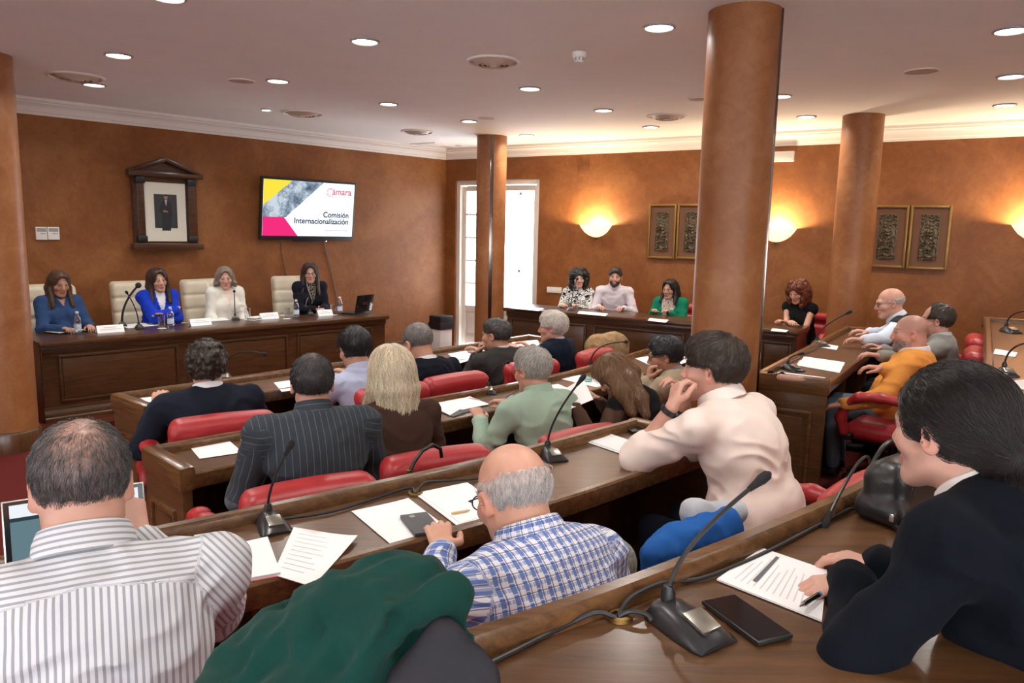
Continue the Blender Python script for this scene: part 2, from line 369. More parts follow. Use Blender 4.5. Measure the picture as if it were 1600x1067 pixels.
p = P(675, 226, CEIL); o = thing('ceiling_hatch', p, 'thin square access hatch in the ceiling by the cornice', 'hatch', rz=RA)
MB().box((0, 0, -.004), (.42, .42, .008), bev=.002).build('panel', 'ceiling_paint', o)
MB().sweep([(-.22, -.22), (.22, -.22), (.22, .22), (-.22, .22)], [(0, -.011), (.012, -.011), (.012, 0), (0, 0)], True).build('frame', 'cornice_paint', o)

# sconces
def sconce(px, py, label):
    o = wall_thing('wall_sconce', px, py, 'R', label, 'wall lamp', 'alabaster wall sconces'); w = .235
    m, nt, b = nodes('alabaster_%d' % px); b.inputs['Base Color'].default_value = (.85, .72, .5, 1); b.inputs['Emission Color'].default_value = (1, .74, .40, 1); b.inputs['Emission Strength'].default_value = 1.7
    prof = [(0, -.165), (.05, -.160), (.11, -.135), (.165, -.095), (.205, -.045), (w, 0), (w - .012, 0), (.19, -.045), (.15, -.09), (.10, -.125), (.04, -.15), (0, -.154)]
    MB().lathe(prof, seg=28, arc=-math.pi).build('bowl', m, o)
    MB().box((0, -.02, -.175), (.05, .04, .02), bev=.004).build('bracket', 'brass', o)
    ld = bpy.data.lights.new('sconce_bulb', 'POINT'); ld.energy = 95; ld.color = (1, .82, .57); ld.shadow_soft_size = .04
    link('sconce_bulb', ld, o, (0, -.14, -.045)); return o
sconce(932, 352, 'glowing half-bowl wall sconce between the glazed door and carved panels')
sconce(1214, 357, 'glowing half-bowl wall sconce above the red-haired woman')
sconce(1622, 352, 'glowing half-bowl wall sconce beyond the carved panels')
def added_sconce(p, ang, label):  # extra unseen sconces, added to brighten the ceiling
    src = [o_ for o_ in C.objects if o_.name.startswith('wall_sconce')][0]; copy_tree(src, (p[0], p[1], src.location.z), ang, label)
for k_, (a_, b_) in enumerate(((RR, BR), (BR, BL), (BL, FL))):
    d_ = (b_ - a_) / np.hypot(*(b_ - a_))
    for f_ in ((.3, .7), (.12, .37, .63, .88), (.62, .85))[k_]: added_sconce(a_ + (b_ - a_) * f_, math.atan2(d_[1], d_[0]), 'added unseen half-bowl wall sconce on a wall behind the rows')
# ---------------------------------------------------------------- wall pieces
def carved(px0, px1, py0, py1, label):
    cx = (px0 + px1) / 2; o = wall_thing('carved_panel', cx, (py0 + py1) / 2, 'R', label, 'wall art', 'carved relief panels')
    w = wpx(px0, px1, (py0 + py1) / 2, 'R'); h = on_wall(cx, py0, 'R')[1] - on_wall(cx, py1, 'R')[1]
    MB().box((0, -.012, 0), (w - .05, .02, h - .05)).build('mount', 'mount_brown', o, smooth=False)
    fr = MB(); t = .027
    for x in (-w / 2 + t / 2, w / 2 - t / 2): fr.box((x, -.025, 0), (t, .05, h), bev=.008)
    for z in (-h / 2 + t / 2, h / 2 - t / 2): fr.box((0, -.025, z), (w - 2 * t, .05, t), bev=.008)
    fr.build('gilt_frame', 'gold_paint', o)
    rw, rh = w * .44, h * .70; nx, nz = 44, 110; V = []; Fc = []
    for j in range(nz + 1):
        for i in range(nx + 1):
            u = i / nx * 2 - 1; v = j / nz
            d = .5 + .5 * math.sin(u * 9 + 3 * math.sin(v * 17)) * math.sin(v * 46 + 2.5 * math.sin(u * 7))
            d += .35 * math.cos(u * 4.2) * (math.sin(v * 12) > .1) + .25 * ((abs(u) > .86) or v < .04 or v > .96)
            if v < .45: d += .5 * (abs(abs(u) - .45) < .13) + .4 * (abs(v % .15 - .07) < .02)
            else: d += .5 * max(0, 1 - (u * u * 3 + (v - .6) ** 2 * 60))
            V.append((u * rw / 2, -.022 - .022 * d - (.0), (v - .5) * rh))
    for j in range(nz):
        for i in range(nx): a = j * (nx + 1) + i; Fc.append((a, a + 1, a + nx + 2, a + nx + 1))
    MB().add(V, Fc).build('relief', 'bronze_relief', o)
    MB().box((0, -.02, 0), (rw + .012, .02, rh + .012), bev=.003).build('relief_backing', 'bronze_relief', o)
carved(1014, 1057, 319, 404, 'gilt framed carved relief nearer the glazed door, left of its pair')
carved(1058.5, 1104, 319, 405, 'gilt framed carved relief partly behind the thick column')
carved(1355, 1417.5, 321, 418, 'gilt framed carved relief partly behind the column of the waistcoat man')
carved(1419.5, 1484, 321, 421, 'gilt framed carved relief above the brown-haired man in grey')
for o in list(C.objects):
    if o.get('label', '').startswith('gilt framed carved relief nearer'): o['label'] = 'gilt framed carved relief hanging nearer the glazed door'

# television
cTV = wall_thing('television', 476, 328, 'F', 'wall-mounted black television showing a presentation title slide', 'television', out=.06)
W = wpx(403.5, 548.5, 328, 'F'); H = on_wall(404, 277, 'F')[1] - on_wall(404, 376, 'F')[1]; tilt = R_(7)
def tvm(x, y, z): return Matrix.Translation((0, -.05, 0)) @ Matrix.Rotation(tilt, 4, 'X') @ Matrix.Translation((x, y, z))
def tvbox(name, c, s, mat, bev=.004, par=None):
    o = MB().box((0, 0, 0), s, bev=bev).build(name, mat, par or cTV); o.matrix_local = tvm(*c); return o
tvbox('casing', (0, .0, 0), (W, .05, H), 'black_plastic', .006)
tvbox('lower_trim', (.02, -.02, -H / 2 - .012), (W * .35, .03, .018), 'black_plastic')
tvbox('standby_light', (W * .19, -.036, -H / 2 - .012), (.012, .004, .012), emis('led_white', (1, 1, 1), 4), 0)
sw, sh = W - .05, H - .085; sx0, sz0 = -sw / 2, -sh / 2 + .012
mscr, nt, b = nodes('screen_white'); b.inputs['Base Color'].default_value = (0, 0, 0, 1); b.inputs['Emission Color'].default_value = (.86, .94, 1, 1); b.inputs['Emission Strength'].default_value = 1.3
scr = tvbox('screen', (0, -.026, .012), (sw, .004, sh), mscr, 0)
def slide(name, pts, mat, lift):
    o = MB().add([(sx0 + x * sw, 0, sz0 + z * sh) for x, z in pts], [tuple(range(len(pts)))]).build(name, mat, cTV, smooth=False); o.matrix_local = tvm(0, -.0282 - lift, 0); return o
slide('yellow_area', [(0, 1), (.295, 1), (0, .54)], emis('slide_yellow', (1, .78, .06), .95), .0004)
mp, nt, b = nodes('slide_photo'); b.inputs['Base Color'].default_value = (0, 0, 0, 1); v = objco(nt, (9, 9, 9)); nn = noise(nt, 3.2, 8, .75, v, 1.0); n2 = noise(nt, .55, 2, .5, v)
mm = N(nt, 'ShaderNodeMath', operation='MULTIPLY_ADD'); L(nt, nn, mm.inputs[0]); mm.inputs[1].default_value = .8; L(nt, n2, mm.inputs[2])
L(nt, ramp(nt, mm.outputs[0], [(.66, (.02, .04, .08)), (.86, (.26, .36, .48)), (1.0, (.7, .8, .9))]), b.inputs['Emission Color']); b.inputs['Emission Strength'].default_value = .8
slide('photo_area', [(.295, 1), (.64, 1), (.24, .34), (0, .34), (0, .54)], mp, .0003)
slide('pink_area', [(0, 0), (.375, 0), (.22, .34), (0, .34)], emis('slide_pink', (.95, .03, .22), .9), .0004)
TXM = Matrix.Rotation(math.pi / 2, 4, 'X')
emis('slide_navy', (.035, .04, .12), .5); emis('slide_rose', (.85, .12, .22), .8); emis('slide_pale', (.6, .66, .72), .8)
def tvtext(name, body, x, z, size, mat, bold=.0, al='RIGHT'): text(name, body, size, mat, cTV, tvm(sx0 + x * sw, -.030, sz0 + z * sh) @ TXM, .0003, al, bold)
tvtext('title_text', 'Comisión', .95, .36, .105, 'slide_navy', .0024); tvtext('title_text', 'Internacionalización', .95, .235, .105, 'slide_navy', .0024)
tvtext('logo_text', 'ámara', .965, .79, .125, 'slide_rose', .002)
m = MB()
for r0, r1, a0, a1 in ((.052, .060, 50, 320), (.034, .041, 60, 300)):
    n = 24; V = []
    for i in range(n + 1):
        a = R_(a0 + (a1 - a0) * i / n); V += [(r0 * math.cos(a), 0, r0 * math.sin(a)), (r1 * math.cos(a), 0, r1 * math.sin(a))]
    m.add(V, [(2 * i, 2 * i + 1, 2 * i + 3, 2 * i + 2) for i in range(n)])
o = m.build('logo_arc', 'slide_rose', cTV, smooth=False); o.matrix_local = tvm(sx0 + .72 * sw, -.030, sz0 + .83 * sh)
slide('caption_line', [(.67, .10), (.95, .10), (.95, .115), (.67, .115)], 'slide_pale', .0006)
for i, (pts, lb) in enumerate([([(437, 377), (439, 396), (444, 420), (447, 436), (448, 470)], 'thin brown cable hanging from the television toward the dark-jacketed woman'), ([(505, 377), (509, 395), (517, 425), (525, 460), (531, 500)], 'thin brown cable hanging from the television toward the open laptop')]):
    q = [];
    for x, y in pts: s_, z_ = on_wall(x, y, 'F'); pp = K + uF * s_ + np.array([uF[1], -uF[0]]) * .012; q.append((pp[0], pp[1], z_))
    tag(MB().tube(q, .006, 6).build('television_cable', 'frame_wood'), lb, 'cable')

# portrait
o = wall_thing('framed_portrait', 256, 320, 'F', 'dark wooden pedimented frame holding a standing portrait', 'picture'); 
sL, zT = on_wall(204, 268, 'F'); sR, zB = on_wall(308, 385, 'F'); w = sR - sL; zc = o.location.z; zt_ = zT - zc; zb_ = zB - zc
ztip = on_wall(258, 249, 'F')[1] - zc
m = MB(); m.box((0, -.03, (zt_ + zb_) / 2), (w, .06, zt_ - zb_)); m.build('backboard', 'frame_wood', o)
for x in (-w / 2 + .07, w / 2 - .07): MB().box((x, -.075, (zt_ + zb_) / 2), (.085, .05, zt_ - zb_ - .10), bev=.012).build('pilaster', 'frame_wood', o)
for x in (-w / 2 + .07, w / 2 - .07):
    for z in (zt_ - .09, zb_ + .09): MB().box((x, -.085, z), (.11, .07, .075), bev=.02).build('capital', 'black_plastic', o)
MB().box((0, -.08, zt_ - .02), (w + .12, .12, .055), bev=.012).build('entablature', 'frame_wood', o)
MB().box((0, -.08, zb_ - .0), (w + .08, .12, .075), bev=.012).build('shelf', 'frame_wood', o)
m = MB(); hw = w / 2 + .03
m.add([(-hw * .88, -.05, zt_ + .01), (hw * .88, -.05, zt_ + .01), (0, -.05, ztip - .03), (-hw * .88, 0, zt_ + .01), (hw * .88, 0, zt_ + .01), (0, 0, ztip - .03)], [(0, 1, 2), (5, 4, 3), (0, 3, 4, 1), (1, 4, 5, 2), (2, 5, 3, 0)]); m.build('pediment', 'frame_wood', o)
for s in (-1, 1):
    a = math.atan2(ztip - zt_ - .02, hw); ln = math.hypot(ztip - zt_ - .02, hw)
    q = MB().box((0, 0, 0), (ln + .02, .11, .045), bev=.01).build('raking_cornice', 'frame_wood', o); q.location = (s * hw / 2, -.06, (ztip + zt_) / 2); q.rotation_euler = (0, s * a, 0)
px2 = lambda x, y: (on_wall(x, y, 'F')[0] - (sL + sR) / 2, on_wall(x, y, 'F')[1] - zc)
def flat(name, x0, y0, x1, y1, yy, mat, par=o):
    a = px2(x0, y0); b_ = px2(x1, y1); return MB().box(((a[0] + b_[0]) / 2, yy, (a[1] + b_[1]) / 2), (b_[0] - a[0], .006, a[1] - b_[1])).build(name, mat, par, smooth=False)
flat('mat_board', 221.5, 284, 290, 377, -.064, 'matboard')
pr = flat('print', 238, 303, 275.5, 356.5, -.068, plain('print_ground', (.030, .032, .036), .5))
plain('print_suit', (.012, .013, .017), .6); plain('print_skin', (.34, .18, .11), .6); plain('print_shirt', (.4, .42, .48), .6)
cx_, cz_ = px2(257, 330); hh = .40
def fig(name, pts, mat, lift):
    MB().add([(cx_ + x * hh, -.0712 - lift, cz_ + z * hh) for x, z in pts], [tuple(range(len(pts)))]).build(name, mat, pr, smooth=False)
fig('printed_suit', [(-.13, -.56), (-.12, -.1), (-.20, .02), (-.13, .22), (-.03, .32), (.05, .32), (.15, .22), (.17, -.05), (.12, -.56)], 'print_suit', .0004)
fig('printed_shirt', [(-.03, .32), (.05, .32), (.01, .14)], 'print_shirt', .0008)
fig('printed_head', [(.01 + .055 * math.cos(a), .40 + .075 * math.sin(a)) for a in np.linspace(0, 6.1, 14)], 'print_skin', .0008)
fig('printed_hair', [(.01 + .058 * math.cos(a), .425 + .06 * math.sin(a)) for a in np.linspace(.1, 3.04, 10)], 'print_suit', .0012)
fig('printed_hand', [(-.10, .0), (-.04, .03), (.05, .0), (.06, -.03), (-.06, -.03)], 'print_skin', .0008)
MB().box((cx_ * 0 + (px2(221.5, 284)[0] + px2(290, 377)[0]) / 2, -.085, (px2(0, 284)[1] + px2(0, 377)[1]) / 2), (.56, .003, .8)) if False else None

for i, (x0, x1, lb) in enumerate(((55, 73, 'white wall thermostat nearer the orange column'), (73.8, 92, 'white wall thermostat nearer the portrait'))):
    o = wall_thing('thermostat', (x0 + x1) / 2, 364.5, 'F', lb, 'thermostat', 'wall thermostats'); w = wpx(x0, x1, 364, 'F'); h = on_wall(73, 354.5, 'F')[1] - on_wall(73, 374.5, 'F')[1]
    MB().box((0, -.012, 0), (w, .024, h), bev=.004).build('casing', 'white_plastic', o)
    MB().box((0, -.0255, h * .27), (w * .82, .004, h * .28)).build('display', 'grey_plastic', o, smooth=False)
    for k in range(4): MB().box((-w * .05 + k * w * .12, -.0255, -h * .02), (w * .07, .005, h * .05)).build('button', 'black_plastic', o, smooth=False)
o = wall_thing('socket_plate', 866.5, 453, 'R', 'white triple socket plate on the wall above the side desk', 'socket'); w = wpx(855.5, 878.5, 453, 'R')
MB().box((0, -.008, 0), (w, .016, .085), bev=.004).build('plate', 'white_plastic', o)
for k in (-1, 0, 1): MB().box((k * w * .29, -.017, 0), (w * .22, .006, .05), bev=.002).build('socket', 'paper_off', o)
o = wall_thing('emergency_light', 1222, 245, 'R', 'white emergency light box high on the wall', 'light'); w = wpx(1198, 1237, 245, 'R')
MB().box((0, -.03, 0), (w, .06, .12), bev=.008).build('casing', 'white_plastic', o); MB().box((0, -.062, -.01), (w * .9, .006, .03)).build('lens', 'paper_off', o)
o = wall_thing('wall_cover', 912, 266, 'R', 'orange painted square cover plate above the sconce', 'cover plate')
MB().box((0, -.006, 0), (.17, .012, .15), bev=.003).build('plate', 'wall_orange', o); MB().box((0, -.013, 0), (.13, .004, .11), bev=.001).build('lid', 'wall_orange', o)
# bin
p = D(689, 540, 11.15); o = thing('waste_bin', (p[0], p[1], 0), 'tall pale waste bin with a black bag by the glazed door', 'bin', rz=FA)
MB().box((0, 0, .25), (.23, .23, .5), bev=.012).build('body', 'white_plastic', o)
MB().box((0, 0, .545), (.25, .25, .10), bev=.012).build('swing_lid', 'black_plastic', o)
m = MB(); m.sweep([(-.118, -.118), (.118, -.118), (.118, .118), (-.118, .118)], [(0, .42), (.012, .40), (.018, .46), (.012, .5), (0, .5)], True); m.build('bag_rim', 'bag_black', o)
# ---------------------------------------------------------------- desks
def panel_frame(par, x0, x1, z0, z1, y, mat='dais_wood', t=.022):
    m = MB()
    for z in (z0 + t / 2, z1 - t / 2): m.box(((x0 + x1) / 2, y - .008, z), (x1 - x0, .02, t), bev=.006)
    for x in (x0 + t / 2, x1 - t / 2): m.box((x, y - .008, (z0 + z1) / 2), (t, .02, z1 - z0 - 2 * t), bev=.006)
    f = m.build('panel_moulding', mat, par)
    MB().box(((x0 + x1) / 2, y - .002, (z0 + z1) / 2), (x1 - x0 - 2 * t - .02, .010, z1 - z0 - 2 * t - .02), bev=.003).build('panel_field', mat, par)
    return f
def long_desk(name, o2, ang, ln, top, plat, panels, label, depth=.60):
    o = thing(name, (o2[0], o2[1], plat), label, 'desk', rz=ang); h = top - plat
    MB().box((ln / 2, depth / 2 - .03, h - .022), (ln + .05, depth + .06, .044), bev=.010).build('desktop', 'dais_wood', o)
    MB().box((ln / 2, .0, h - .075), (ln + .01, .03, .06), bev=.008).build('frieze', 'dais_wood', o)
    MB().box((ln / 2, .02, h / 2 - .02), (ln, .03, h - .05)).build('front_panel', 'dais_wood', o)
    for x in (.018, ln - .018):
        MB().box((x, depth / 2 + .02, h / 2 - .02), (.036, depth - .06, h - .05)).build('end_panel', 'dais_wood', o)
    MB().sweep([(-.01, .004), (ln + .01, .004)], [(-.004, 0), (.034, 0), (.034, .035), (.024, .045), (.024, .085), (.012, .10), (.012, .125), (-.004, .13)]).build('plinth', 'dais_wood', o)
    for x0, x1 in panels: panel_frame(o, x0, x1, .17, h - .13, .002)
    return o
DL = np.array([-4.08, 6.45]); DLEN = 3.66; DTOP = .80
n_in = np.array([-uF[1], uF[0]])
struct(MB().prism([DL - uF * 2.5 - n_in * .16, DL + uF * (DLEN + .35) - n_in * .16, DL + uF * (DLEN + .35) + n_in * 1.70, DL - uF * 2.5 + n_in * 1.66], 0.0, .08).build('floor_dais', 'carpet_red', smooth=False))
struct(MB().sweep([DL - uF * 2.5 - n_in * .16, DL + uF * (DLEN + .35) - n_in * .16], [(-.012, .05), (.018, .05), (.018, .085), (-.012, .085)]).build('trim_3', 'panel_wood'))
def dx(px, py): p = PV(px, py, DL, FA); return float((p[:2] - DL) @ uF)
DAIS = long_desk('dais_desk', DL, FA, DLEN, DTOP, .08, [(dx(91, 560), dx(278, 545)), (dx(292, 540), dx(449, 525)), (dx(464, 525), dx(582, 512))], 'long dark wooden panelled desk on the dais below the portrait')
RD = np.array([-.07, 9.55]); RLEN = 3.52; RTOP = .88
def rx(px, py): p = PV(px, py, RD, RA); return float((p[:2] - RD) @ uR)
n_r = np.array([-uR[1], uR[0]])
struct(MB().prism([RD - uR * .3 - n_r * .06, RD + uR * (RLEN + .3) - n_r * .06, RD + uR * (RLEN + .3) + n_r * 1.52, RD - uR * .3 + n_r * 1.52], 0.0, .10).build('floor_side', 'carpet_red', smooth=False))
RDESK = long_desk('side_desk', RD, RA, RLEN, RTOP, .10, [(rx(798, 520), rx(916, 520)), (rx(927, 530), rx(1069, 530)), (rx(1082, 535), rx(1176, 535)), (rx(1189, 545), rx(1237, 545))], 'long dark wooden panelled desk along the wall with sconces')

def row_desk(name, poly, tier, label, depth=.42, ends=(True, True), front_panels=0):
    poly = np.array(poly, float)
    # subdivide gently for smooth bends
    o = thing(name, (0, 0, 0), label, 'desk'); z = tier
    o.location = (float(poly[0][0]), float(poly[0][1]), z); q = poly - poly[0]
    MB().sweep(q, [(0, .60), (.05, .60), (.05, .778), (.048, .808), (.038, .82), (.012, .82), (.002, .808), (0, .79)]).build('front_rail', 'rail_wood', o)
    MB().sweep(q, [(.048, .752), (.42 * depth / .42, .752), (depth, .78), (.048, .78)]).build('desktop', 'desk_wood', o)
    MB().sweep(q, [(depth - .004, .715), (depth + .018, .715), (depth + .022, .72), (depth + .022, .778), (depth + .016, .785), (depth - .004, .785)]).build('edge_lip', 'rail_wood', o)
    MB().sweep(q, [(.012, 0), (.034, 0), (.034, .61), (.012, .61)]).build('modesty_panel', 'panel_wood', o)
    for i, on in enumerate(ends):
        if not on: continue
        a, b = (q[0], q[1]) if i == 0 else (q[-1], q[-2])
        u = (b - a) / np.hypot(*(b - a)); r = np.array([u[1], -u[0]]) * (1 if i == 0 else -1)
        ang = math.atan2(r[1], r[0])                      # local x along the end, away from the rail
        e = link('end_panel_assembly', None) if False else None
        dpt = depth + .02; c = a + r * dpt / 2 - u * .022; th = .045
        def put(mm, nm, mat):
            ob = mm.build(nm, mat, o); ob.location = (c[0], c[1], 0); ob.rotation_euler = (0, 0, ang); return ob
        body = put(MB().box((0, 0, .36), (dpt, th, .72), bev=.004), 'end_panel', 'desk_wood')
        put(MB().box((0, 0, .765), (dpt + .03, th + .03, .11), bev=.022), 'end_rail', 'rail_wood')
        s = -1 if i == 0 else 1
        # outward face is at local y = sgn*th/2
        out = -np.array(u); ly = np.array([-math.sin(ang), math.cos(ang)]); sg = 1 if out @ ly > 0 else -1
        yy = sg * (th / 2 + .004)
        mm = MB()
        mm.box((0, yy, .60), (dpt - .14, .026, .024), bev=.007).box((0, yy, .09), (dpt - .14, .026, .024), bev=.007)
        for x in (-dpt / 2 + .08, dpt / 2 - .08): mm.box((x, yy, .345), (.024, .02, .50), bev=.006)
        put(mm, 'panel_moulding', 'rail_wood')
        put(MB().box((0, yy - sg * .003, .345), (dpt - .24, .014, .44), bev=.003), 'panel_field', 'desk_wood')
    # hidden uprights under the top
    lens = np.r_[0, np.cumsum(np.hypot(*(q[1:] - q[:-1]).T))]; n = max(1, int(lens[-1] / 1.4))
    for k in range(1, n + 1):
        t = lens[-1] * k / (n + 1); j = min(len(q) - 2, int(np.searchsorted(lens, t) - 1)); f = (t - lens[j]) / (lens[j + 1] - lens[j]); p = q[j] * (1 - f) + q[j + 1] * f
        u = (q[j + 1] - q[j]) / np.hypot(*(q[j + 1] - q[j])); r = np.array([u[1], -u[0]]); cc = p + r * .2
        MB().box((cc[0], cc[1], .375), (.32, .03, .75), math.atan2(r[1], r[0])).build('support', 'panel_wood', o)
    return o
def smooth_poly(p, n=6):
    p = np.array(p, float); out = []
    for i in range(len(p) - 1):
        p0, p1, p2, p3 = p[max(i - 1, 0)], p[i], p[i + 1], p[min(i + 2, len(p) - 1)]
        for k in range(n):
            t = k / n; out.append(.5 * ((2 * p1) + (-p0 + p2) * t + (2 * p0 - 5 * p1 + 4 * p2 - p3) * t * t + (-p0 + 3 * p1 - 3 * p2 + p3) * t ** 3))
    return np.array(out + [p[-1]])
row_desk('row_desk', ROW1, 0, 'curved wooden row desk nearest the dais, at the man with curly hair')
row_desk('row_desk', smooth_poly(ROW2), 0, 'curved wooden row desk of the blonde woman and the pinstripe suit', .40)
row_desk('row_desk', smooth_poly(ROW3), .17, 'curved wooden row desk of the bald man in the checked shirt')
row_desk('row_desk', ROW3R, .17, 'straight wooden row desk of the man in the orange sweater', .40)
row_desk('row_desk', smooth_poly(ROW4), .34, 'long raised wooden desk sweeping past the woman in the navy jacket', .62)
# ---------------------------------------------------------------- soft bodies: blended distance fields turned into meshes
def vnoise(p, seed=0):
    """smooth value noise, p (...,3) -> -1..1"""
    i = np.floor(p).astype(np.int64); f = (p - i).astype(np.float32); f = f * f * (3 - 2 * f)
    def hsh(ix, iy, iz):
        h = (ix * 374761393 + iy * 668265263 + iz * 2147483647 + seed * 974634777) & 0x7fffffff
        h = ((h ^ (h >> 13)) * 1274126177) & 0x7fffffff
        return ((h ^ (h >> 16)) & 0xffff).astype(np.float32) / 32767.5 - 1
    x, y, z = i[..., 0], i[..., 1], i[..., 2]; r = 0
    for dx_ in (0, 1):
        wx = f[..., 0] if dx_ else 1 - f[..., 0]
        for dy_ in (0, 1):
            wy = f[..., 1] if dy_ else 1 - f[..., 1]
            for dz_ in (0, 1):
                wz = f[..., 2] if dz_ else 1 - f[..., 2]
                r = r + hsh(x + dx_, y + dy_, z + dz_) * wx * wy * wz
    return r
A3 = lambda *v: np.array(v, np.float32)
class Cap:
    def __init__(s, a, b, ra, rb=None, lab=0, k=.02, flat=None, sub=False, col=None):
        s.a = np.array(a, np.float32); s.b = np.array(b, np.float32); s.ra = ra; s.rb = ra if rb is None else rb; s.lab = lab; s.k = k; s.sub = sub; s.flat = flat; s.col = col
    def box(s):
        r = max(s.ra, s.rb); return np.minimum(s.a, s.b) - r, np.maximum(s.a, s.b) + r
    def d(s, p):
        q = p - s.a; ba = s.b - s.a; n2 = float(ba @ ba) + 1e-12
        t = np.clip((q @ ba) / n2, 0, 1); v = q - t[..., None] * ba
        if s.flat is not None:
            ax, sc = s.flat; ax = np.asarray(ax, np.float32); v = v + (v @ ax)[..., None] * ax * (1 / sc - 1)
        dd = np.sqrt((v * v).sum(-1)) - (s.ra + (s.rb - s.ra) * t)
        return dd * (s.flat[1] if s.flat is not None and False else 1)
class Ell:
    def __init__(s, c, r, R=None, lab=0, k=.02, sub=False, col=None):
        s.c = np.array(c, np.float32); s.r = np.array(r, np.float32); s.R = np.eye(3, dtype=np.float32) if R is None else np.array(R, np.float32); s.lab = lab; s.k = k; s.sub = sub; s.col = col
    def box(s):
        e = np.sqrt(((s.R * s.r) ** 2).sum(1)); return s.c - e, s.c + e
    def d(s, p):
        q = (p - s.c) @ s.R; k0 = np.sqrt(((q / s.r) ** 2).sum(-1)) + 1e-9; k1 = np.sqrt(((q / (s.r * s.r)) ** 2).sum(-1)) + 1e-9
        return k0 * (k0 - 1) / k1
class RBox:
    def __init__(s, c, hs, rad, R=None, lab=0, k=.01, sub=False, bend=0, warp=None):
        s.c = np.array(c, np.float32); s.h = np.array(hs, np.float32); s.rad = rad; s.R = np.eye(3, dtype=np.float32) if R is None else np.array(R, np.float32); s.lab = lab; s.k = k; s.sub = sub; s.bend = bend; s.warp = warp
    def box(s):
        e = np.abs(s.R) @ (s.h + abs(s.bend) * s.h[0] ** 2 * np.array([0, 1, 0])) + .03; return s.c - e, s.c + e
    def d(s, p):
        q = (p - s.c) @ s.R
        if s.bend: q = q.copy(); q[..., 1] -= s.bend * q[..., 0] ** 2
        if s.warp: q = s.warp(q)
        w = np.abs(q) - (s.h - s.rad); o = np.sqrt((np.maximum(w, 0) ** 2).sum(-1)); return o + np.minimum(w.max(-1), 0) - s.rad
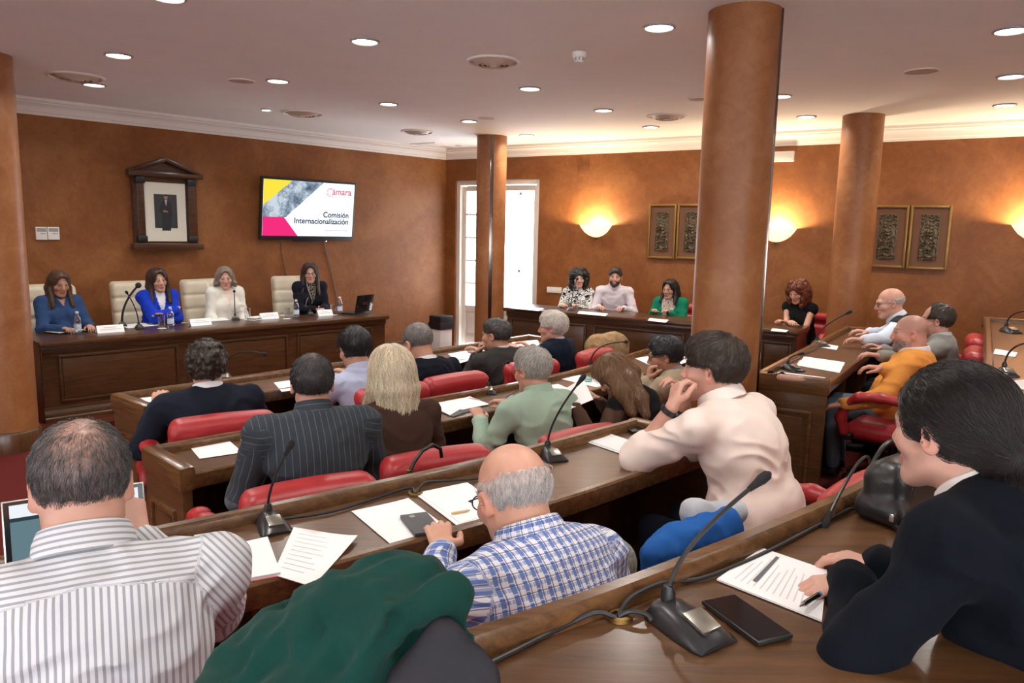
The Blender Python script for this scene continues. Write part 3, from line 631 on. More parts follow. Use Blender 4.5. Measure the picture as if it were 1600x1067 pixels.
class Field:
    def __init__(s, prims, h, disp=None):
        s.h = h; lo = np.full(3, 9e9); hi = -lo
        for p in prims:
            if not p.sub: a, b = p.box(); lo = np.minimum(lo, a); hi = np.maximum(hi, b)
        lo -= 3 * h + .012; hi += 3 * h + .012; n = np.ceil((hi - lo) / h).astype(int) + 1
        s.lo = lo.astype(np.float32); s.n = n; s.prims = prims; G = np.full(n, .12, np.float32)
        ax = [s.lo[i] + h * np.arange(n[i], dtype=np.float32) for i in range(3)]
        for p in prims:
            a, b = p.box(); mg = 2.2 * p.k + 2 * h + .006
            i0 = np.maximum(0, np.floor((a - mg - lo) / h).astype(int)); i1 = np.minimum(n, np.ceil((b + mg - lo) / h).astype(int) + 1)
            if (i1 <= i0).any(): continue
            pts = np.stack(np.meshgrid(*[ax[i][i0[i]:i1[i]] for i in range(3)], indexing='ij'), -1)
            dd = p.d(pts); sl = tuple(slice(i0[i], i1[i]) for i in range(3)); g = G[sl]; k = max(p.k, 1e-4)
            if p.sub:
                e = -dd; hh = np.maximum(k - np.abs(g - e), 0) / k; G[sl] = np.maximum(g, e) + hh * hh * k * .25
            else:
                hh = np.maximum(k - np.abs(g - dd), 0) / k; G[sl] = np.minimum(g, dd) - hh * hh * k * .25
        if disp is not None:
            m = np.abs(G) < .03; idx = np.argwhere(m); G[m] += disp(s.lo + idx.astype(np.float32) * h)
        G[0], G[-1] = .1, .1; G[:, 0], G[:, -1] = .1, .1; G[:, :, 0], G[:, :, -1] = .1, .1
        s.G = G
    def sample(s, p):
        q = (p - s.lo) / s.h; q = np.clip(q, 0, s.n - 1.001); i = q.astype(int); f = (q - i).astype(np.float32); r = 0; G = s.G
        for a in (0, 1):
            for b in (0, 1):
                for c in (0, 1):
                    w = (f[:, 0] if a else 1 - f[:, 0]) * (f[:, 1] if b else 1 - f[:, 1]) * (f[:, 2] if c else 1 - f[:, 2])
                    r = r + w * G[i[:, 0] + a, i[:, 1] + b, i[:, 2] + c]
        return r
    def grad(s, p):
        e = s.h; g = np.stack([s.sample(p + A3(e, 0, 0)) - s.sample(p - A3(e, 0, 0)), s.sample(p + A3(0, e, 0)) - s.sample(p - A3(0, e, 0)), s.sample(p + A3(0, 0, e)) - s.sample(p - A3(0, 0, e))], -1)
        return g / (np.linalg.norm(g, axis=1, keepdims=True) + 1e-9)
    def mesh(s, smooth=1):
        G = s.G; S = G < 0; n = s.n
        c = [S[a:n[0] - 1 + a, b:n[1] - 1 + b, d:n[2] - 1 + d] for a in (0, 1) for b in (0, 1) for d in (0, 1)]
        al = c[0].copy(); an = c[0].copy()
        for x in c[1:]: al &= x; an |= x
        act = an & ~al; idx = np.argwhere(act); m = len(idx); ID = np.full(act.shape, -1, np.int32); ID[act] = np.arange(m)
        off = np.array([(a, b, d) for a in (0, 1) for b in (0, 1) for d in (0, 1)])
        val = np.stack([G[idx[:, 0] + o[0], idx[:, 1] + o[1], idx[:, 2] + o[2]] for o in off], 1)
        acc = np.zeros((m, 3), np.float32); cnt = np.zeros(m, np.float32)
        for i in range(8):
            for j in range(i + 1, 8):
                if np.abs(off[i] - off[j]).sum() != 1: continue
                a, b = val[:, i], val[:, j]; k = (a < 0) != (b < 0); t = np.where(k, a / np.where(k, a - b, 1), 0)
                acc += np.where(k[:, None], off[i] + t[:, None] * (off[j] - off[i]), 0); cnt += k
        V = s.lo + (idx + acc / cnt[:, None]) * s.h; Fq = []
        for ax in range(3):
            o1, o2 = [(1, 2), (2, 0), (0, 1)][ax]
            sl0 = [slice(None)] * 3; sl1 = [slice(None)] * 3; sl0[ax] = slice(0, -1); sl1[ax] = slice(1, None)
            ch = S[tuple(sl0)] != S[tuple(sl1)]; e = np.argwhere(ch)
            k = (e[:, o1] > 0) & (e[:, o2] > 0); e = e[k]
            st = S[e[:, 0], e[:, 1], e[:, 2]]
            d1 = np.zeros(3, int); d1[o1] = 1; d2 = np.zeros(3, int); d2[o2] = 1
            q = [ID[tuple((e - x).T)] for x in (d1 + d2, d2, 0 * d1, d1)]
            Q = np.stack(q, 1); Q[~st] = Q[~st][:, ::-1]; Fq.append(Q)
        Q = np.concatenate(Fq); Q = Q[(Q >= 0).all(1)]
        for _ in range(smooth):
            A = np.zeros_like(V); c = np.zeros(len(V), np.float32)
            for a, b in ((0, 1), (1, 2), (2, 3), (3, 0)):
                np.add.at(A, Q[:, a], V[Q[:, b]]); np.add.at(A, Q[:, b], V[Q[:, a]]); np.add.at(c, Q[:, a], 1); np.add.at(c, Q[:, b], 1)
            V = V * .5 + .5 * A / np.maximum(c, 1)[:, None]
        return V, Q
def nearest_prim(prims, V):
    best = np.full(len(V), 9e9, np.float32); w = np.zeros(len(V), int)
    for i, p in enumerate(prims):
        if p.sub: continue
        d = p.d(V); k = d < best; best[k] = d[k]; w[k] = i
    return w
def field_object(name, V, Q, mat, parent=None, col=None, pat=None):
    me = bpy.data.meshes.new(name); me.vertices.add(len(V)); me.vertices.foreach_set('co', V.astype(np.float32).ravel())
    me.loops.add(Q.size); me.loops.foreach_set('vertex_index', Q.astype(np.int32).ravel())
    me.polygons.add(len(Q)); me.polygons.foreach_set('loop_start', np.arange(0, Q.size, 4, dtype=np.int32))
    me.update(); me.validate(); me.shade_smooth()
    if col is not None:
        at = me.attributes.new('Col', 'FLOAT_COLOR', 'POINT'); c4 = np.ones((len(V), 4), np.float32); c4[:, :3] = col; at.data.foreach_set('color', c4.ravel())
    if pat is not None:
        at = me.attributes.new('pat', 'FLOAT_VECTOR', 'POINT'); at.data.foreach_set('vector', pat.astype(np.float32).ravel())
    me.materials.append(MATS[mat] if isinstance(mat, str) else mat)
    return link(name, me, parent)
def sdf_part(name, prims, h, mat, parent, disp=None, smooth=1):
    V, Q = Field(prims, h, disp).mesh(smooth); return field_object(name, V, Q, mat, parent)

# ---------------------------------------------------------------- chairs
def rotx(a): c, s = math.cos(a), math.sin(a); return np.array([[1, 0, 0], [0, c, -s], [0, s, c]], np.float32)
def roty(a): c, s = math.cos(a), math.sin(a); return np.array([[c, 0, s], [0, 1, 0], [-s, 0, c]], np.float32)
def rotz(a): c, s = math.cos(a), math.sin(a); return np.array([[c, -s, 0], [s, c, 0], [0, 0, 1]], np.float32)
def star_base(o):
    MB().lathe([(.03, .06), (.03, .36)], seg=14).build('gas_column', 'black_plastic', o)
    m = MB()
    for k in range(5):
        a = k * 2 * math.pi / 5 + .3; MB().tube([(.03 * math.cos(a), .03 * math.sin(a), .10), (.28 * math.cos(a), .28 * math.sin(a), .075)], [.025, .016], 8).build('base_leg', 'black_plastic', o)
        MB().lathe([(0, -.028), (.02, -.028), (.028, -.01), (.028, .01), (.02, .028), (0, .028)], seg=12, c=(.28 * math.cos(a), .28 * math.sin(a), .03), axis=Matrix.Rotation(math.pi / 2, 3, 'X')).build('caster', 'black_plastic', o)
def make_red_chair():
    o = thing('red_armchair', (0, 0, 0), 'red leather armchair', 'chair')
    bt = rotx(R_(9))
    sdf_part('backrest', [RBox((0, -.27, .655), (.265, .056, .215), .052, bt, bend=-.32, k=.01), RBox((0, -.272, .825), (.258, .064, .055), .05, bt, bend=-.32, k=.02),
                          RBox((0, -.215, .60), (.205, .03, .14), .028, bt, bend=-.32, k=.012)], .013, 'red_leather', o)
    sdf_part('seat', [RBox((0, 0, .415), (.255, .25, .055), .05, k=.01), RBox((0, 0, .45), (.22, .22, .04), .038, k=.02)], .015, 'red_leather', o)
    MB().box((0, 0, .355), (.40, .38, .03), bev=.008).build('seat_pan', 'black_plastic', o); star_base(o)
    for s in (-1, 1):
        x = s * .315; fl = ((1., 0, 0), 1.35)
        pts = [(x, -.24, .62), (x, -.13, .665), (x, .02, .675), (x, .14, .66), (x, .22, .60), (x, .245, .51), (x, .22, .42)]
        sdf_part('armrest', [Cap(a, b, .030, .030, k=.03, flat=fl) for a, b in zip(pts[:-1], pts[1:])], .011, 'red_leather', o)
        MB().box((s * .27, .2, .39), (.13, .05, .035), bev=.008).build('arm_bracket', 'black_plastic', o)
        MB().box((s * .29, -.25, .60), (.09, .05, .06), bev=.01).build('arm_joint', 'black_plastic', o)
    return o
def make_cream_chair():
    o = thing('cream_armchair', (0, 0, 0), 'cream leather high-backed chair', 'chair'); bt = rotx(R_(8))
    pr = []
    for i in range(2):
        for j in range(4): pr.append(RBox(((i - .5) * .30, -.25 - .02 * j, .57 + .155 * j), (.160, .06, .092), .055, bt, bend=-.1, k=.012))
    sdf_part('backrest', pr + [RBox((0, -.315, .78), (.31, .045, .36), .045, bt, k=.01)], .012, 'cream_leather', o)
    sdf_part('seat', [RBox((0, 0, .42), (.27, .26, .065), .055, k=.01)], .016, 'cream_leather', o); star_base(o)
    for s in (-1, 1):
        pts = [(s * .31, -.22, .63), (s * .315, .0, .65), (s * .31, .18, .63), (s * .30, .21, .50), (s * .28, .15, .42)]
        sdf_part('armrest', [Cap(a, b, .032, .032, k=.03, flat=((1., 0, 0), 1.3)) for a, b in zip(pts[:-1], pts[1:])], .013, 'cream_leather', o)
    return o
RED = make_red_chair(); CREAM = make_cream_chair(); _used = {'r': False, 'c': False}
def chair(kind, x, y, z, rz, label, group):
    p, k = (RED, 'r') if kind == 'red' else (CREAM, 'c')
    if not _used[k]: _used[k] = True; o = p; o.location = (x, y, z); o.rotation_euler = (0, 0, rz); o['label'] = label
    else: o = copy_tree(p, (x, y, z), rz, label)
    o['group'] = group; return o
# ---------------------------------------------------------------- people
def vc_mat(name, rough=.6, spec=.3, sss=0, bmp=.15, bscale=260, fuzz=0, streak=None):
    m, nt, b = nodes(name); a = N(nt, 'ShaderNodeAttribute', attribute_name='Col'); v = objco(nt)
    out = a.outputs['Color']
    if streak:
        vv = objco(nt, streak); nz = noise(nt, 1.0, 4, .65, vv)
        mx = N(nt, 'ShaderNodeMix', data_type='RGBA', blend_type='MULTIPLY'); mx.inputs[0].default_value = 1
        L(nt, out, mx.inputs[6]); L(nt, ramp(nt, nz, [(.30, (.45, .45, .45)), (.70, (1.35, 1.35, 1.35))]), mx.inputs[7]); out = mx.outputs[2]
    L(nt, out, b.inputs['Base Color'])
    b.inputs['Roughness'].default_value = rough; b.inputs['Specular IOR Level'].default_value = spec
    if sss: b.inputs['Subsurface Weight'].default_value = sss; b.inputs['Subsurface Radius'].default_value = (.012, .005, .003); b.inputs['Subsurface Scale'].default_value = .6
    if fuzz: b.inputs['Sheen Weight'].default_value = fuzz
    if bmp: bump(nt, b, noise(nt, bscale, 3, .6, v), bmp, .002)
    return m
vc_mat('skin', .45, .4, .12, .10, 180); vc_mat('cloth', .9, .06, 0, .25, 320, .02); vc_mat('hair', .42, .45, 0, .5, 140, 0, (160, 160, 40)); vc_mat('leatherish', .4, .4, 0, .1)
def pattern(name, build, rough=.8):
    m, nt, b = nodes(name); a = N(nt, 'ShaderNodeAttribute', attribute_name='pat'); s = N(nt, 'ShaderNodeSeparateXYZ'); L(nt, a.outputs['Vector'], s.inputs[0])
    L(nt, build(nt, s.outputs[0], s.outputs[1], a.outputs['Vector']), b.inputs['Base Color'])
    b.inputs['Roughness'].default_value = rough; b.inputs['Specular IOR Level'].default_value = .2; b.inputs['Sheen Weight'].default_value = .03
    bump(nt, b, noise(nt, 320, 3, .6, objco(nt)), .2, .002); return m
def mth(nt, op, a, b=None, c=None):
    k = N(nt, 'ShaderNodeMath', operation=op)
    for i, x in enumerate((a, b, c)):
        if x is None: continue
        if hasattr(x, 'is_output'): L(nt, x, k.inputs[i])
        else: k.inputs[i].default_value = x
    return k.outputs[0]
def band(nt, u, period, width, off=0.0):
    f = mth(nt, 'FRACT', mth(nt, 'ADD', mth(nt, 'DIVIDE', u, period), off + 100)); return mth(nt, 'LESS_THAN', f, width)
def mixc(nt, f, a, b):
    x = N(nt, 'ShaderNodeMix', data_type='RGBA'); 
    if hasattr(f, 'is_output'): L(nt, f, x.inputs[0])
    else: x.inputs[0].default_value = f
    for i, c in ((6, a), (7, b)):
        if hasattr(c, 'is_output'): L(nt, c, x.inputs[i])
        else: x.inputs[i].default_value = (*c, 1)
    return x.outputs[2]
pattern('stripe_shirt', lambda nt, u, v, w: mixc(nt, band(nt, u, .0118, .40), (.62, .64, .66), (.30, .31, .34)))
pattern('pin_suit', lambda nt, u, v, w: mixc(nt, band(nt, u, .026, .09), mixc(nt, noise(nt, 260, 3, .6, w), (.020, .026, .034), (.040, .048, .058)), (.095, .11, .13)))
def plaid(nt, u, v, w):
    c = mixc(nt, band(nt, u, .023, .36), (.72, .73, .78), (.13, .20, .44)); c = mixc(nt, mth(nt, 'MULTIPLY', band(nt, v, .023, .36), .62), c, (.10, .17, .42))
    c = mixc(nt, mth(nt, 'MULTIPLY', band(nt, u, .023, .09, .32), .8), c, (.75, .75, .78)); c = mixc(nt, mth(nt, 'MULTIPLY', band(nt, v, .023, .10, .32), .7), c, (.72, .72, .76))
    c = mixc(nt, mth(nt, 'MULTIPLY', band(nt, u, .023, .10, .55), .8), c, (.03, .05, .16)); return mixc(nt, mth(nt, 'MULTIPLY', band(nt, v, .023, .10, .55), .7), c, (.03, .05, .16))
pattern('plaid_shirt', plaid)
def scribble(nt, u, v, w):
    mp = N(nt, 'ShaderNodeMapping'); mp.inputs['Scale'].default_value = (1, 1, .0); L(nt, w, mp.inputs[0])
    n1 = noise(nt, 13, 1, .4, mp.outputs[0], 1.2); e = mth(nt, 'ABSOLUTE', mth(nt, 'SUBTRACT', n1, .5)); n2 = noise(nt, 17, 1, .4, mp.outputs[0], 2.0); e2 = mth(nt, 'ABSOLUTE', mth(nt, 'SUBTRACT', n2, .47))
    return mixc(nt, mth(nt, 'LESS_THAN', mth(nt, 'MINIMUM', e, e2), .032), (.74, .73, .70), (.012, .012, .014))
pattern('scribble_blouse', scribble)
def floral(nt, u, v, w):
    return ramp(nt, noise(nt, 46, 2, .6, w, .8), [(.30, (.03, .05, .06)), (.42, (.42, .10, .10)), (.50, (.66, .60, .52)), (.58, (.12, .22, .20)), (.70, (.70, .58, .45))])
pattern('floral_blouse', floral)
def dots(nt, u, v, w): return ramp(nt, noise(nt, 85, 1, .5, w), [(.55, (.012, .012, .015)), (.60, (.55, .50, .38))])
pattern('dotted_blouse', dots)

def basis(y, n):
    y = y / np.linalg.norm(y); n = n - y * (n @ y); n = n / (np.linalg.norm(n) + 1e-9); return y, n
def hand_prims(W, y, n, side, pose='curl', sc=1.0):
    """W wrist, y finger direction, n out of the palm; side +1 right, -1 left."""
    y, n = basis(np.array(y, float), np.array(n, float)); t = np.cross(y, n) * side; pr = []; c = {'flat': (.12, .15, .1), 'curl': (.45, .5, .35), 'fist': (1.15, 1.45, .9), 'grip': (.8, .85, .6)}[pose]
    W = np.array(W, float)
    for lat, ln, kn in ((.027, .070, .083), (.009, .078, .087), (-.010, .072, .084), (-.027, .056, .076)):
        k0 = W + sc * (y * kn + t * lat); pr.append(Cap(W + sc * (y * .012 + t * lat * .55), k0, .0125 * sc, .0105 * sc, 1, .012))
        d = y + t * lat * 2.2; d = d / np.linalg.norm(d); p = k0; ang = 0
        for j, (f, cc) in enumerate(zip((.44, .31, .25), c)):
            ang += cc; dd = d * math.cos(ang) + n * math.sin(ang); q = p + dd * ln * f * sc; pr.append(Cap(p, q, (.0092 - .0009 * j) * sc, (.0084 - .001 * j) * sc, 1, .003)); p = q
    b = W + sc * (y * .02 + t * .022); d1 = y * .55 + t * .75 + n * .35; d1 /= np.linalg.norm(d1); k1 = b + d1 * .042 * sc
    d2 = y * .9 + t * .15 + n * (.25 if pose != 'fist' else .7); d2 /= np.linalg.norm(d2); k2 = k1 + d2 * .030 * sc; k3 = k2 + (d2 + n * .2) * .022 * sc
    return pr + [Cap(b, k1, .014 * sc, .011 * sc, 1, .010), Cap(k1, k2, .0105 * sc, .0095 * sc, 1, .003), Cap(k2, k3, .0095 * sc, .008 * sc, 1, .003)]
def ik(S, W, l1, l2, pole):
    S = np.array(S, float); W = np.array(W, float); v = W - S; d = np.linalg.norm(v); dm = (l1 + l2) * .985
    if d > dm: W = S + v / d * dm; v = W - S; d = dm
    if d < .12: d = .12
    x = (l1 * l1 - l2 * l2 + d * d) / (2 * d); hh = math.sqrt(max(0, l1 * l1 - x * x)); u = v / np.linalg.norm(v); p = np.array(pole, float); p = p - u * (p @ u); p /= np.linalg.norm(p) + 1e-9
    return S + u * x + p * hh, W
def head_prims(c, Rh, sc=1.0, female=False, nose=1.0, jaw=1.0, brow=1.0):
    c = np.array(c, np.float32); T = lambda *v: c + Rh @ (np.array(v, np.float32) * sc); E = lambda p, r, **k: Ell(T(*p), np.array(r) * sc, k.pop('R', Rh), **k)
    j = jaw * (.93 if female else 1.0)
    pr = [E((0, -.016, .034), (.0755, .098, .086), lab=1, k=.02), E((0, .026, -.034), (.060 * j, .066, .080), lab=1, k=.035),
          Cap(T(.045 * j, .008, -.058), T(.016, .068, -.098), .022 * sc, .020 * sc, 1, .025), Cap(T(-.045 * j, .008, -.058), T(-.016, .068, -.098), .022 * sc, .020 * sc, 1, .025),
          E((0, .074, -.098), (.018, .018, .016), lab=1, k=.02),
          E((.042, .060, -.022), (.024, .024, .022), lab=1, k=.025), E((-.042, .060, -.022), (.024, .024, .022), lab=1, k=.025),
          Cap(T(-.034, .080, .024), T(.034, .080, .024), .012 * sc * brow, lab=1, k=.018)]
    for s in (-1, 1): pr.append(E((s * .031, .101, .006), (.018, .018, .012), lab=1, k=.012, sub=True))
    for s in (-1, 1): pr.append(E((s * .031, .0775, .006), (.0135, .0120, .0105), lab=2, k=.003))
    for s in (-1, 1): pr.append(Cap(T(s * .018, .0875, .0135), T(s * .044, .081, .0125), .0045 * sc, lab=1, k=.005))
    for s in (-1, 1): pr.append(Cap(T(s * .020, .0865, -.0045), T(s * .042, .081, -.0035), .0042 * sc, lab=1, k=.006))
    pr += [Cap(T(0, .090, .014), T(0, .108 * (1 + .02 * (nose - 1)), -.026), .0085 * sc, .0125 * sc * nose, 1, .012), E((.011, .098, -.034), (.009, .011, .008), lab=1, k=.008), E((-.011, .098, -.034), (.009, .011, .008), lab=1, k=.008),
           Cap(T(-.019, .086, -.061), T(.019, .086, -.061), .0068 * sc, lab=3, k=.006), Cap(T(0, .0925, -.0600), T(0, .0925, -.0602), .0068 * sc, lab=3, k=.010), Cap(T(-.015, .087, -.0715), T(.015, .087, -.0715), .0080 * sc, lab=3, k=.006)]
    for s in (-1, 1):
        Re = Rh @ rotz(-s * .42) @ rotx(-.12)
        pr += [E((s * .0835, -.008, -.006), (.0090, .019, .031), R=Re, lab=4, k=.010), E((s * .089, -.002, -.004), (.005, .010, .017), R=Re, lab=4, k=.006, sub=True)]
    return pr
def sm(x, a, b): t = np.clip((x - a) / (b - a), 0, 1); return t * t * (3 - 2 * t)
def skin_color(V, lab, c, Rh, sc, tone, hair, stub=0.0, female=False, scalp=0.0, brows=True, seed=0):
    tone = np.array(tone); q = (V - c) @ Rh / sc; col = np.tile(tone, (len(V), 1)).astype(np.float32)
    n = vnoise(V * 60, seed) * .05 + vnoise(V * 18, seed + 1) * .06; col *= (1 + n)[:, None]
    def mix(w, cc): nonlocal col; col = col * (1 - w[:, None]) + np.array(cc) * w[:, None]
    hd = (np.linalg.norm(q - [0, 0, 0], axis=1) < .17)
    ck = np.exp(-(((np.abs(q[:, 0]) - .042) / .022) ** 2 + ((q[:, 2] + .028) / .022) ** 2)) * (q[:, 1] > .03) * hd; mix(ck * .32, tone * [1.12, .74, .70])
    ns = np.exp(-((q[:, 0] / .016) ** 2 + ((q[:, 2] + .03) / .018) ** 2)) * (q[:, 1] > .09) * hd; mix(ns * .3, tone * [1.12, .74, .70])
    if stub: bd = sm(-q[:, 2], .035, .055) * (q[:, 1] > -.0) * (q[:, 2] > -.135) * hd; mix(bd * stub, np.array(hair) * .9)
    lp = lab == 3; mix(lp * (.70 if female else .5), np.array([tone[0] * .85, tone[1] * .48, tone[2] * .50]) if female else tone * [.85, .58, .56])
    if brows:
        bx = np.abs(q[:, 0]); arc = .030 + .006 * np.sin((bx - .012) / .036 * 3.1); w = np.exp(-((q[:, 2] - arc) / .0042) ** 2) * sm(bx, .008, .014) * sm(-bx, -.054, -.044) * (q[:, 1] > .06) * hd; mix(w * .8, np.array(hair) * .8)
    ey = lab == 2; mix(ey * .75, (.40, .34, .31)); ex = np.abs(np.abs(q[:, 0]) - .031); mix(ey * np.exp(-(ex / .0062) ** 2), (.03, .018, .012)); mix((ey & (q[:, 2] > .010)) * .7, tone * .5); mix((ey & (q[:, 2] < .0)) * .8, tone * .9)
    lash = np.exp(-((q[:, 2] - .0125) / .0032) ** 2) * (np.abs(np.abs(q[:, 0]) - .031) < .017) * (q[:, 1] > .07) * hd; mix(lash * .6, (.03, .018, .012))
    mix((lab == 4) * .35, tone * [1.1, .72, .68])
    ml = (np.abs(q[:, 2] + .0662) < .0024) & (np.abs(q[:, 0]) < .021) & (q[:, 1] > .07) & hd; mix(ml * .8, tone * [.45, .2, .2])
    if scalp: w = sm(q[:, 2] - .25 * q[:, 1], .0, .06) * hd * (q[:, 1] < .07); mix(w * scalp, np.array(hair))
    return np.clip(col, 0, 1)
def frame_from(zaxis, xhint):
    z = np.array(zaxis, float); z /= np.linalg.norm(z); x = np.array(xhint, float); x = x - z * (x @ z); x /= np.linalg.norm(x); y = np.cross(z, x); return np.stack([x, y, z], 1).astype(np.float32)

def hair_prims(style, T, E, sc, Rh, seed, t=.0):
    r = np.random.default_rng(seed); pr = []
    cap = lambda g, lab=0: E((0, -.018, .036), (.0775 + g, .100 + g, .088 + g), k=.01)
    face = E((0, .108, -.038), (.078, .068, .108), k=.012, sub=True)
    sides = RBox(T(0, .088, -.066), np.array((.13, .100, .086)) * sc, .02 * sc, Rh, k=.012, sub=True)
    nape = RBox(T(0, -.06, -.165), np.array((.14, .14, .085)) * sc, .02 * sc, Rh, k=.012, sub=True)
    if style == 'short':
        pr = [cap(.010 + t), E((0, .02, .075), (.062, .075, .055 + t * 1.2), k=.02), face, sides, nape]
    elif style == 'thin':
        pr = [cap(.0035 + t), face, sides, nape]
    elif style == 'fringe_low':
        pr = [cap(.0045 + t), face, E((0, -.010, .116), (.105, .140, .096), k=.02, sub=True), sides, RBox(T(0, -.06, -.185), np.array((.14, .14, .085)) * sc, .02 * sc, Rh, k=.012, sub=True)]
    elif style == 'receding':
        pr = [cap(.009 + t), E((0, .095, .075), (.095, .082, .090), k=.012, sub=True), face, sides, nape]
    elif style == 'fringe':
        pr = [cap(.006 + t), face, E((0, .03, .105), (.095, .125, .093), k=.012, sub=True), sides, nape]
    elif style == 'curly_short':
        pr = [cap(.014 + t)]
        for i in range(150):
            d = r.normal(size=3); d /= np.linalg.norm(d); p = np.array((0, -.018, .036)) + d * (np.array((.0775, .100, .088)) + .014 + t)
            if p[1] > .085 or p[2] < -.07: continue
            pr.append(E(p, np.array((1, 1, 1)) * r.uniform(.011, .017), k=.006))
        pr += [E((0, .108, -.046), (.078, .066, .108), k=.012, sub=True), sides, nape]
    elif style == 'curly_long':
        pr = [cap(.022 + t)]
        for i in range(260):
            a = r.uniform(-2.5, 2.5); z = r.uniform(-.15, .13); rad = .105 + .02 * math.cos(z * 12) + t
            rr = rad * math.sqrt(max(.05, 1 - (max(0, z - .03) / .115) ** 2)); p = (rr * math.sin(a) * .98, -.02 - rr * math.cos(a) * .98, z)
            if p[1] > .055 and z < .08: continue
            pr.append(E(p, np.array((1, 1, 1)) * r.uniform(.018, .030), k=.008))
        pr += [E((0, .115, -.045), (.062, .080, .112), k=.012, sub=True)]
    elif style in ('long', 'bob', 'half', 'xlong'):
        ln = {'xlong': -.40, 'long': -.27, 'bob': -.10, 'half': -.19}[style]
        pr = [cap(.012 + t), E((0, .015, .078), (.066, .082, .048 + t), k=.02)]
        for a in np.linspace(-1.95, 1.95, 15):
            x, y = .078 * math.sin(a), -.020 - .090 * math.cos(a); l2 = ln + r.uniform(-.03, .03) + (.03 if abs(a) > 1.5 else 0)
            m = (x * 1.14, y * 1.05 - .004, -.055); yw = math.atan2(-Rh[0, 1], Rh[1, 1]); e = T(*m) + rotz(yw) @ np.array([r.uniform(-.012, .012) + (x * .22 if abs(a) > 1.2 else -x * .02), (-.026 if abs(a) < 1.2 else .060), l2 - m[2]]) * sc
            pr += [Cap(T(x, y, .03), T(*m), .020 * sc, .024 * sc, k=.022), Cap(T(*m), e, .024 * sc, .013 * sc, k=.018)]
        pr += [E((0, .118, -.022), (.070, .084, .130), k=.012, sub=True), E((0, .06, -.085), (.052, .052, .052), k=.012, sub=True)]
    elif style == 'tied':
        pr = [cap(.007 + t), E((0, -.02, .06), (.072, .082, .062 + t), k=.03), E((0, .106, -.040), (.090, .074, .118), k=.012, sub=True), RBox(T(0, .060, -.090), np.array((.13, .070, .082)) * sc, .02, Rh, k=.012, sub=True),
              E((0, -.105, -.03), (.050, .045, .055), k=.03), Cap(T(0, -.12, -.05), T(0, -.125, -.15), .034 * sc, .028 * sc, k=.02), Cap(T(0, -.125, -.15), T(.01, -.115, -.24), .028 * sc, .012 * sc, k=.02)]
    return pr
def strands(name, field, V, Q, parent, n, ln, r, mat, flow, curl=0.0, lift=.007, seed=0, mask=None):
    g = np.random.default_rng(seed); pick = g.integers(0, len(V), n); p = V[pick] + g.normal(size=(n, 3)).astype(np.float32) * .003
    if mask is not None: k = mask(p, g); p = p[k]; n = len(p)
    if n == 0: return None
    npt = 7; ofs = (g.uniform(0, 1, n) ** 1.5 * (lift + .002) - .002).astype(np.float32); step = (ln * g.uniform(.6, 1.2, n) / (npt - 1)).astype(np.float32); out = np.zeros((n, npt, 3), np.float32); ph = g.uniform(0, 6.28, n); jit = g.normal(size=n) * .22
    for i in range(npt):
        nn = field.grad(p); d = field.sample(p); p = p - nn * (d - ofs * (1 - .0 * i))[:, None] * .8; out[:, i] = p
        t = flow(p).astype(np.float32); t = t - nn * (t * nn).sum(1, keepdims=True); t /= np.linalg.norm(t, axis=1, keepdims=True) + 1e-9
        b = np.cross(nn, t); t = t + (np.sin(ph + i * 1.7) * curl + jit)[:, None] * b; t /= np.linalg.norm(t, axis=1, keepdims=True)
        p = p + t * step[:, None]
    hc = bpy.data.hair_curves.new(name); hc.add_curves([npt] * n); hc.attributes['position'].data.foreach_set('vector', out.ravel())
    a = hc.attributes.get('radius') or hc.attributes.new('radius', 'FLOAT', 'POINT'); rad = np.tile(np.linspace(1, .35, npt), n).astype(np.float32) * r; a.data.foreach_set('value', rad)
    hc.materials.append(mat); return link(name, hc, parent)
_hm = {}
def strand_mat(col, var=.35):
    key = tuple(round(x, 3) for x in col)
    if key in _hm: return _hm[key]
    m, nt, b = nodes('strand_%d' % len(_hm)); hi = N(nt, 'ShaderNodeHairInfo'); L(nt, ramp(nt, hi.outputs['Random'], [(0, tuple(c * (1 - var) for c in col)), (1, tuple(min(1, c * (1 + var)) for c in col))]), b.inputs['Base Color'])
    b.inputs['Roughness'].default_value = .38; b.inputs['Specular IOR Level'].default_value = .5; _hm[key] = m; return m
def spectacles(par, T, sc, col='black_plastic', w=.024, hgt=.018, name='glasses'):
    m = MB()
    for s in (-1, 1):
        pts = [T(s * .033 + w * math.cos(a), .102 - .004 * abs(math.cos(a)), .004 + hgt * math.sin(a)) for a in np.linspace(0, 2 * math.pi, 17)]; m.tube(pts, .0019, 6)
        m.tube([T(s * (.033 + w), .100, .010), T(s * .080, .07, .012), T(s * .083, .0, .012), T(s * .082, -.015, -.004)], .0018, 6)
    m.tube([T(-.009, .103, .008), T(0, .107, .010), T(.009, .103, .008)], .0018, 6)
    o = m.build(name, col, par)
    for s in (-1, 1):
        ring = [T(s * .033 + w * .95 * math.cos(a), .102 - .004 * abs(math.cos(a)), .004 + hgt * .95 * math.sin(a)) for a in np.linspace(0, 2 * math.pi, 16, endpoint=False)]
        MB().add(ring, [tuple(range(16))]).build('lens', 'lens_glass', o, smooth=False)
    return o
def ring_loft(rings):
    n = len(rings[0]); V = [p for r in rings for p in r]; Fc = []
    for i in range(len(rings) - 1):
        for k in range(n): l = (k + 1) % n; Fc.append((i * n + k, i * n + l, (i + 1) * n + l, (i + 1) * n + k))
    return V, Fc
PEOPLE = {}
